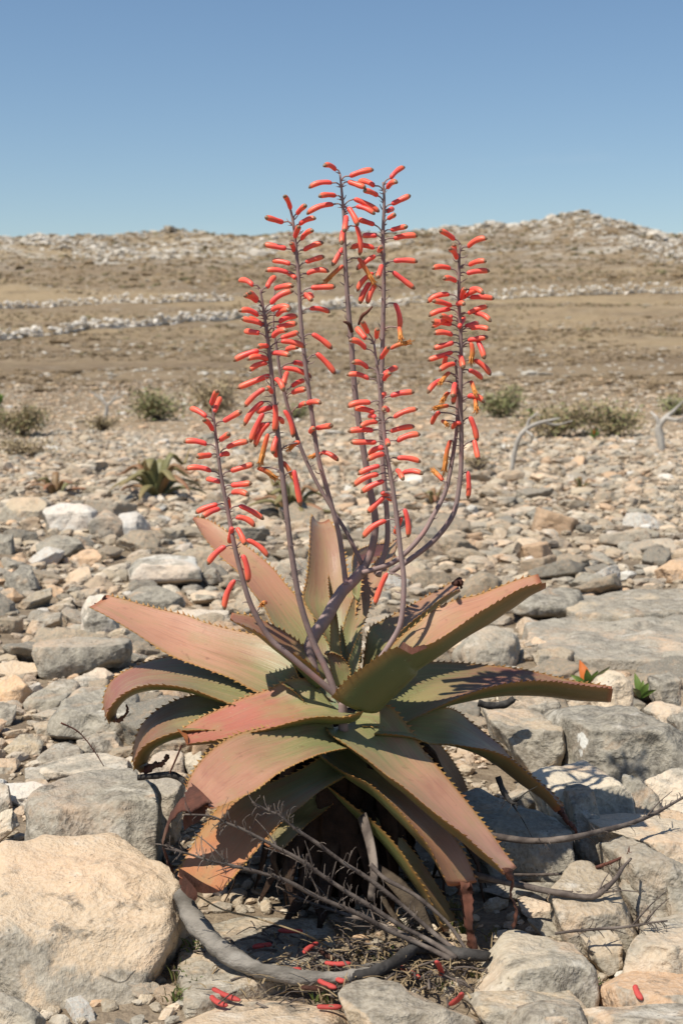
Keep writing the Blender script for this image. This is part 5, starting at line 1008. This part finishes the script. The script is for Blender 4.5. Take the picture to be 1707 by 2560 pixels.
seedling(1470, 1722, Ys, [(1448, 1650, 13, ORANGE, 0.03), (1465, 1672, 10, FRESH, -0.01), (1494, 1676, 9, FRESH, 0.0), (1524, 1666, 9, SHRUBG, 0.0), (1500, 1694, 8, ORANGE, -0.02), (1424, 1686, 8, FRESH, 0.02)], 'seedling with one vivid orange leaf behind the end of the flat leaf')
Ys = hitz(1600, 1760, 0.03).y
seedling(1600, 1745, Ys, [(1585, 1682, 9, FRESH, 0.02), (1620, 1706, 9, FRESH, 0.0), (1640, 1724, 6, FRESH, -0.02), (1580, 1720, 7, SHRUBG, -0.01), (1606, 1700, 7, FRESH, 0.01)], 'green seedling beside the rounded cream stone')

# ------------------------------------------------------------------ dead wood and twigs
def twig(name, pts, rad, label, cat, mat, bract=0, bl=0.012, seed=1, side=0, group=None, wob=0.0):
    P = cr([p if isinstance(p, Vector) else at(*p) for p in pts], 48); r = random.Random(seed)
    if wob: P = [p+Vector((r.gauss(0, 1), r.gauss(0, 1), r.gauss(0, 1)))*wob for p in P]
    b0 = P[0].copy(); mb = MB(); mb.tube(P, [q*(1+0.07*math.sin(i*0.55+seed)+r.uniform(-.03, .03)) for i, q in enumerate(lin(rad, 48))], 10)
    for k in range(bract):
        i = r.randint(8, 47); a = r.uniform(0, 6.28); tg = (P[min(i+1, 47)]-P[i-1]).normalized(); n_ = tg.orthogonal().normalized(); n_ = Matrix.Rotation(a, 3, tg) @ n_; d = (n_+tg*r.uniform(0.3, 1.1)).normalized(); l_ = bl*r.uniform(0.5, 1.4)
        mb.tube(cr([P[i], P[i]+d*l_*0.6, P[i]+d*l_+n_*l_*r.uniform(-.3, .6)+Vector((0, 0, r.uniform(-.3, .5)*l_)), P[i]+d*l_*0.9+n_*l_*r.uniform(-.4, .9)], 6), lin([0.0008, 0.0005, 0.0003], 6), 4)
    for k in range(side):
        i = r.randint(14, 44); tg = (P[min(i+1, 47)]-P[i-1]).normalized(); n_ = Matrix.Rotation(r.uniform(0, 6.28), 3, tg) @ tg.orthogonal().normalized(); d = (n_*0.7+tg).normalized(); l_ = r.uniform(0.03, 0.07)
        mb.tube(cr([P[i], P[i]+d*l_*.5+Vector((0, 0, .003)), P[i]+d*l_], 7), lin([0.0016, 0.0009, 0.0004], 7), 5)
    o = obj(name, mb.mesh(name), mat); place(o, b0); return tag(o, label, cat, group)
G = lambda px, py, z=0.02: hitz(px, py, z)
twig('fallen_branch', [at(455, 2236, 1.80), at(480, 2290, 1.77), G(520, 2340, .055), G(575, 2388, .04), G(650, 2426, .03), G(760, 2444, .025), G(850, 2444, .025), G(930, 2430, .025)], [0.0125, 0.0135, 0.0125, 0.010, 0.0085, 0.007], 'thick silver grey fallen branch curving across the flat slab', 'branch', GREYWOOD, seed=3, wob=0.0006)
twig('fallen_branch', [G(860, 2446, .022), G(930, 2432, .03), G(985, 2405, .035), G(1035, 2372, .035), G(1090, 2372, .03), G(1150, 2386, .03), G(1222, 2392, .03)], [0.0075, 0.0075, 0.008, 0.008, 0.007], 'charred black branch continuing from the silver grey branch', 'branch', BLACKWOOD, seed=4, wob=0.0006)
twig('fallen_branch', [G(838, 2422, .02), G(910, 2418, .02), G(1000, 2402, .02), G(1080, 2388, .02), G(1160, 2378, .02)], [0.004, 0.005, 0.005], 'thinner charred branch lying behind the black branch', 'branch', BLACKWOOD, seed=5, wob=0.0005)
dg = 'dry dead flower stalks under the aloe'
dC = lambda pts, y0, y1: [at(p[0], p[1], y0+(y1-y0)*i/(len(pts)-1)) for i, p in enumerate(C_(pts))]
e1 = [G(1150, 2385, .03), G(1080, 2330, .05)]
twig('dry_flower_stalk', e1+dC([(1568, 1140), (1390, 1000), (1250, 910), (1100, 800), (980, 720), (900, 650), (830, 620), (740, 570)], 1.76, 1.72), [0.0032, 0.003, 0.0022, 0.0012], 'topmost dry bare flower stalk leaning over the dark hollow beneath the aloe', 'dry stalk', TWIG, 60, 0.012, 6, 0, dg)
e1 = [G(1140, 2395, .03), G(1070, 2350, .045)]
twig('dry_flower_stalk', e1+dC([(1568, 1262), (1400, 1155), (1250, 1062), (1100, 960), (1000, 890), (850, 810), (700, 730), (600, 690), (510, 650), (365, 640)], 1.74, 1.69), [0.0034, 0.003, 0.0022, 0.0010], 'longest dry flower stalk with curled bracts crossing the lowest orange leaf', 'dry stalk', TWIG, 80, 0.013, 7, 3, dg)
e1 = [G(1130, 2400, .03), G(1060, 2365, .04)]
twig('dry_flower_stalk', e1+dC([(1500, 1290), (1350, 1205), (1200, 1142), (1080, 1090), (950, 1020), (870, 990), (760, 960), (600, 920), (500, 900), (380, 860), (250, 830)], 1.73, 1.66), [0.0034, 0.003, 0.0022, 0.0010], 'lowest dry flower stalk reaching towards the huge cream boulder', 'dry stalk', TWIG, 80, 0.012, 8, 4, dg)
twig('dry_flower_stalk', [G(1165, 2375, .03), at(1120, 2310, 1.76), at(1040, 2240, 1.76), at(960, 2195, 1.77), at(925, 2160, 1.78)], [0.0022, 0.0028, 0.0032], 'straight pale dry stalk propped against the yellow edged leaf', 'dry stalk', TWIG, 4, 0.01, 9, 0, dg)
twig('dry_flower_stalk', [G(1140, 2392, .025), G(1060, 2362, .03), G(980, 2322, .035), G(880, 2290, .03), G(760, 2250, .04), G(690, 2215, .05)], [0.003, 0.003, 0.0022, 0.0012], 'dry flower stalk lying along the back edge of the flat slab', 'dry stalk', TWIG, 70, 0.012, 10, 5, dg)
twig('straw_stem', [at(492, 2238, 1.76), at(560, 2275, 1.74), at(640, 2295, 1.73), at(760, 2335, 1.71), G(830, 2372, .015)], [0.0011, 0.0012, 0.0008], 'thin pale straw stem hanging across the flat slab', 'straw', STRAW, 0, 0.01, 11)
tw = lambda pts, ys_: [at(p[0], p[1], y) for p, y in zip(R2(pts), lin(ys_, len(pts)))]
twig('bare_twig', tw([(480, 310), (700, 340), (900, 330), (1090, 290), (1250, 250), (1400, 190), (1580, 90)], [1.95, 1.93, 2.0, 2.1]), [0.0048, 0.0045, 0.0038, 0.002], 'straight bare grey twig sticking out over the long pale beige rock', 'twig', TWIG, 30, 0.010, 12, 3)
twig('bare_twig', tw([(380, 525), (600, 580), (850, 630), (1040, 655), (1120, 620), (1190, 550), (1230, 490), (1275, 440)], [1.86, 1.82, 1.82, 1.86]), [0.0042, 0.004, 0.0034, 0.0016], 'curved twig turning up at its end over the triangular rock', 'twig', TWIG, 16, 0.009, 13, 2)
twig('bare_twig', tw([(420, 560), (620, 575), (850, 625), (1080, 632), (1160, 590)], [1.87, 1.84, 1.84]), [0.003, 0.0034, 0.002], 'thin twig running alongside the upturned curved twig', 'twig', TWIG, 8, 0.008, 14, 2)
twig('bare_twig', tw([(850, 860), (960, 845), (1080, 835), (1250, 822), (1380, 800), (1480, 788)], [1.74, 1.74]), [0.0018, 0.002, 0.001], 'slender leafless twig above the pitted pale boulder', 'twig', TWIG, 26, 0.014, 15, 3)
twig('bare_twig', tw([(1080, 490), (1150, 465), (1210, 440), (1280, 405)], [1.9, 1.92]), [0.0026, 0.0022, 0.0012], 'short reddish twig wedged beside the angular grey block', 'twig', DEADLEAF, 14, 0.008, 16, 0)
twig('bare_twig', tw([(620, 530), (760, 530), (900, 525)], [1.95, 1.95]), [0.002, 0.002], 'short thin twig in the shade beside the sloping grey rock', 'twig', TWIG, 4, 0.008, 17, 0)
twig('bare_twig', tw([(530, -20), (560, 60), (600, 120), (640, 130)], [2.0, 1.98]), [0.0045, 0.004, 0.002], 'dark shrivelled stub lying on the sloping grey rock', 'twig', BLACKWOOD, 10, 0.012, 18, 2)
twig('bare_twig', [at(p[0], p[1], 1.95) for p in R3([(900, 1030), (1000, 1020), (1120, 1010), (1200, 1050), (1215, 1090)])], [0.004, 0.0048, 0.0044], 'black twig bent below the tightly curled leaf', 'twig', BLACKWOOD, 3, 0.008, 19, 0)
twig('bare_twig', [at(p[0], p[1], 2.5) for p in R4([(230, 280), (300, 298), (400, 290), (450, 262), (462, 250)])], [0.006, 0.007, 0.005], 'black twig behind the long flat leaf', 'twig', BLACKWOOD, 2, 0.008, 20, 0)
twig('grass_stem', [at(p[0], p[1], 2.35) for p in R3([(680, 955), (640, 890), (570, 790), (500, 720), (400, 672)])], [0.0008, 0.001, 0.0016], 'reddish dry grass stem over the pale smooth ledge', 'grass stem', DEADLEAF, 20, 0.006, 21)
twig('grass_stem', [at(p[0], p[1], 1.93) for p in R3([(1110, 1000), (1150, 910), (1190, 815)])], [0.0012, 0.0014], 'short upright reddish stem behind the front leaf', 'grass stem', DEADLEAF, 0, 0.006, 22)

# ------------------------------------------------------------------ grass, litter and fallen flowers
rg = random.Random(33)
TUFTS = [(1135, 2290, 16, 60), (1160, 2330, 16, 50), (1105, 2400, 14, 34), (1050, 2420, 12, 30), (960, 2400, 12, 32), (900, 2390, 8, 30), (1190, 2440, 10, 34), (1000, 2330, 10, 34), (480, 2390, 18, 60), (455, 2450, 16, 55), (500, 2480, 14, 50), (560, 2500, 12, 40), (620, 2440, 10, 26), (740, 2420, 8, 26), (810, 2500, 14, 30), (870, 2470, 8, 26), (1110, 2470, 8, 28), (1500, 2470, 9, 24), (1230, 2340, 8, 36), (690, 2470, 9, 26), (440, 2500, 12, 46)]
mb = MB(); straw = MB()
for (px, py, n, hp) in TUFTS:
    g_ = hitz(px, py, 0.0); k = g_.y/F
    for i in range(int(n*2.2)):
        a = rg.uniform(0, 6.28); l_ = hp*k*rg.uniform(0.5, 1.15); b0 = g_+Vector((rg.gauss(0, 12*k), rg.gauss(0, 14*k), 0)); d = Vector((math.cos(a), math.sin(a), 0))*rg.uniform(0.25, 0.9)
        (straw if rg.random() < 0.3 else mb).blade(cr([b0, b0+d*l_*0.35+Vector((0, 0, l_*0.6)), b0+d*l_*0.8+Vector((0, 0, l_*rg.uniform(0.55, 0.95)))], 6), k*rg.uniform(1.6, 3.2), (math.sin(a), -math.cos(a), 0.8), rg.random())
tag(obj('grass', mb.mesh('grass', False), GRASSM), 'short green grass blades sprouting between the foreground stones', 'grass', None, 'stuff')
for i in range(520):
    px = rg.choice((rg.gauss(990, 110), rg.uniform(600, 1200), rg.gauss(860, 200))); py = rg.gauss(2405, 50)
    if not (430 < px < 1240 and 2285 < py < 2520): continue
    g_ = hitz(px, py, rg.uniform(0.012, 0.03)); a = rg.uniform(0, 6.28); l_ = rg.uniform(0.008, 0.04); d = Vector((math.cos(a), math.sin(a), rg.gauss(0, .25)))
    straw.blade(cr([g_, g_+d*l_*.5+Vector((0, 0, .003)), g_+d*l_], 4), rg.uniform(0.0004, 0.0014), (rg.gauss(0, .4), rg.gauss(0, .4), 1), rg.random())
tag(obj('dry_litter', straw.mesh('dry_litter', False), STRAW), 'dry straw and plant litter scattered on the soil around the branches', 'litter', None, 'stuff')
lit = MB()
for i in range(260):
    px = rg.gauss(930, 170); py = rg.gauss(2395, 55)
    if not (430 < px < 1240 and 2270 < py < 2510): continue
    g_ = hitz(px, py, rg.uniform(0.012, 0.024)); a = rg.uniform(0, 6.28); l_ = rg.uniform(0.012, 0.05); d = Vector((math.cos(a), math.sin(a), rg.gauss(0, .15)))
    lit.tube(cr([g_, g_+d*l_*.5+Vector((rg.gauss(0, .004), rg.gauss(0, .004), .003)), g_+d*l_], 5), rg.uniform(0.0006, 0.0018), 5)
tag(obj('twig_litter', lit.mesh('twig_litter'), TWIG), 'small dark broken twigs littering the soil in front of the aloe', 'litter', None, 'stuff')
from mathutils.bvhtree import BVHTree
def on(o, px, py, off=0.004):
    b = BVHTree.FromPolygons([v.co+o.location for v in o.data.vertices], [tuple(p.vertices) for p in o.data.polygons])
    h = b.ray_cast(Vector((0, 0, CAMH)), ray(px, py).normalized())
    return (h[0]+h[1]*off) if h[0] else None
def fallen(a, b, label, mat=FALLEN, k=0):
    ax = b-a; ln = ax.length; ax.normalize(); bx = Vector((0, 0, 1)); bx = (bx-ax*bx.dot(ax)).normalized(); by = ax.cross(bx); me = FM[k % 4].copy(); me.materials.clear()
    o = obj('fallen_flower', me, mat); q = 0.030; mt = Matrix.Identity(4)
    for r_ in range(3): mt[r_][0] = by[r_]*q; mt[r_][1] = bx[r_]*q*0.8; mt[r_][2] = ax[r_]*ln; mt[r_][3] = a[r_]
    o.matrix_world = mt; tag(o, label, 'fallen flower', 'fallen coral flowers')
FF = [((700, 252), (578, 246), 'coral fallen flower with a frayed pale end in the middle of the flat slab'), ((548, 315), (452, 328), 'dull pink fallen flower lying alone on the bare slab near the grey branch'), ((772, 308), (702, 358), 'pink fallen flower with a dark withered base on the slab'),
      ((806, 405), (935, 410), 'long coral fallen flower touching the charred branch'), ((628, 440), (695, 440), 'short orange fallen flower showing above the grey branch'), ((776, 490), (862, 530), 'bright pink fallen flower below the grey branch'), ((258, 530), (392, 592), 'split coral fallen flower in the shade of the huge cream boulder'),
      ((252, 568), (328, 618), 'red fallen flower tucked under the split one'), ((305, 338), (246, 334), 'half hidden fallen flower against the thick end of the grey branch'), ((768, 620), (892, 622), 'brownish fallen flower by the green tuft'), ((1352, 398), (1376, 468), 'upright coral fallen flower in the litter behind the pitted boulder'),
      ((1478, 555), (1420, 612), 'coral fallen flower leaning on the foot of the pitted pale boulder'), ((1180, 425), (1272, 480), 'orange red fallen flower among dry litter near the charred branch'), ((860, 478), (905, 500), 'tiny orange flower scrap beside the bright pink one'), ((690, 525), (822, 528), 'dark purplish withered flower lying in the litter'), ((788, 335), (850, 388), 'grey purple shrivelled flower beside the pink one with the dark base')]
for i, (a, b, l_) in enumerate(FF):
    pa, pb = R7([a, b]); z = 0.026 if i < 6 or i > 12 else 0.016; pz = 0.05 if i in (10, 11) else z
    fallen(hitz(pa[0], pa[1], pz), hitz(pb[0], pb[1], z), l_, DEADLEAF if i >= 14 else FALLEN, i)
pa = on(ROCKS['smooth orange cream stone with one fallen flower lying on it'], *R2([(1298, 1168)])[0]); pb = on(ROCKS['smooth orange cream stone with one fallen flower lying on it'], *R2([(1343, 1235)])[0])
if pa and pb: fallen(pa, pb, 'single coral fallen flower lying on the smooth orange cream stone', FALLEN, 1)
pa = on(L4, *A_([(1190, 1222)])[0]); pb = on(L4, *A_([(1122, 1232)])[0])
if pa and pb: fallen(pa, pb, 'fallen coral flower resting in the channel of a front aloe leaf', FALLEN, 0)
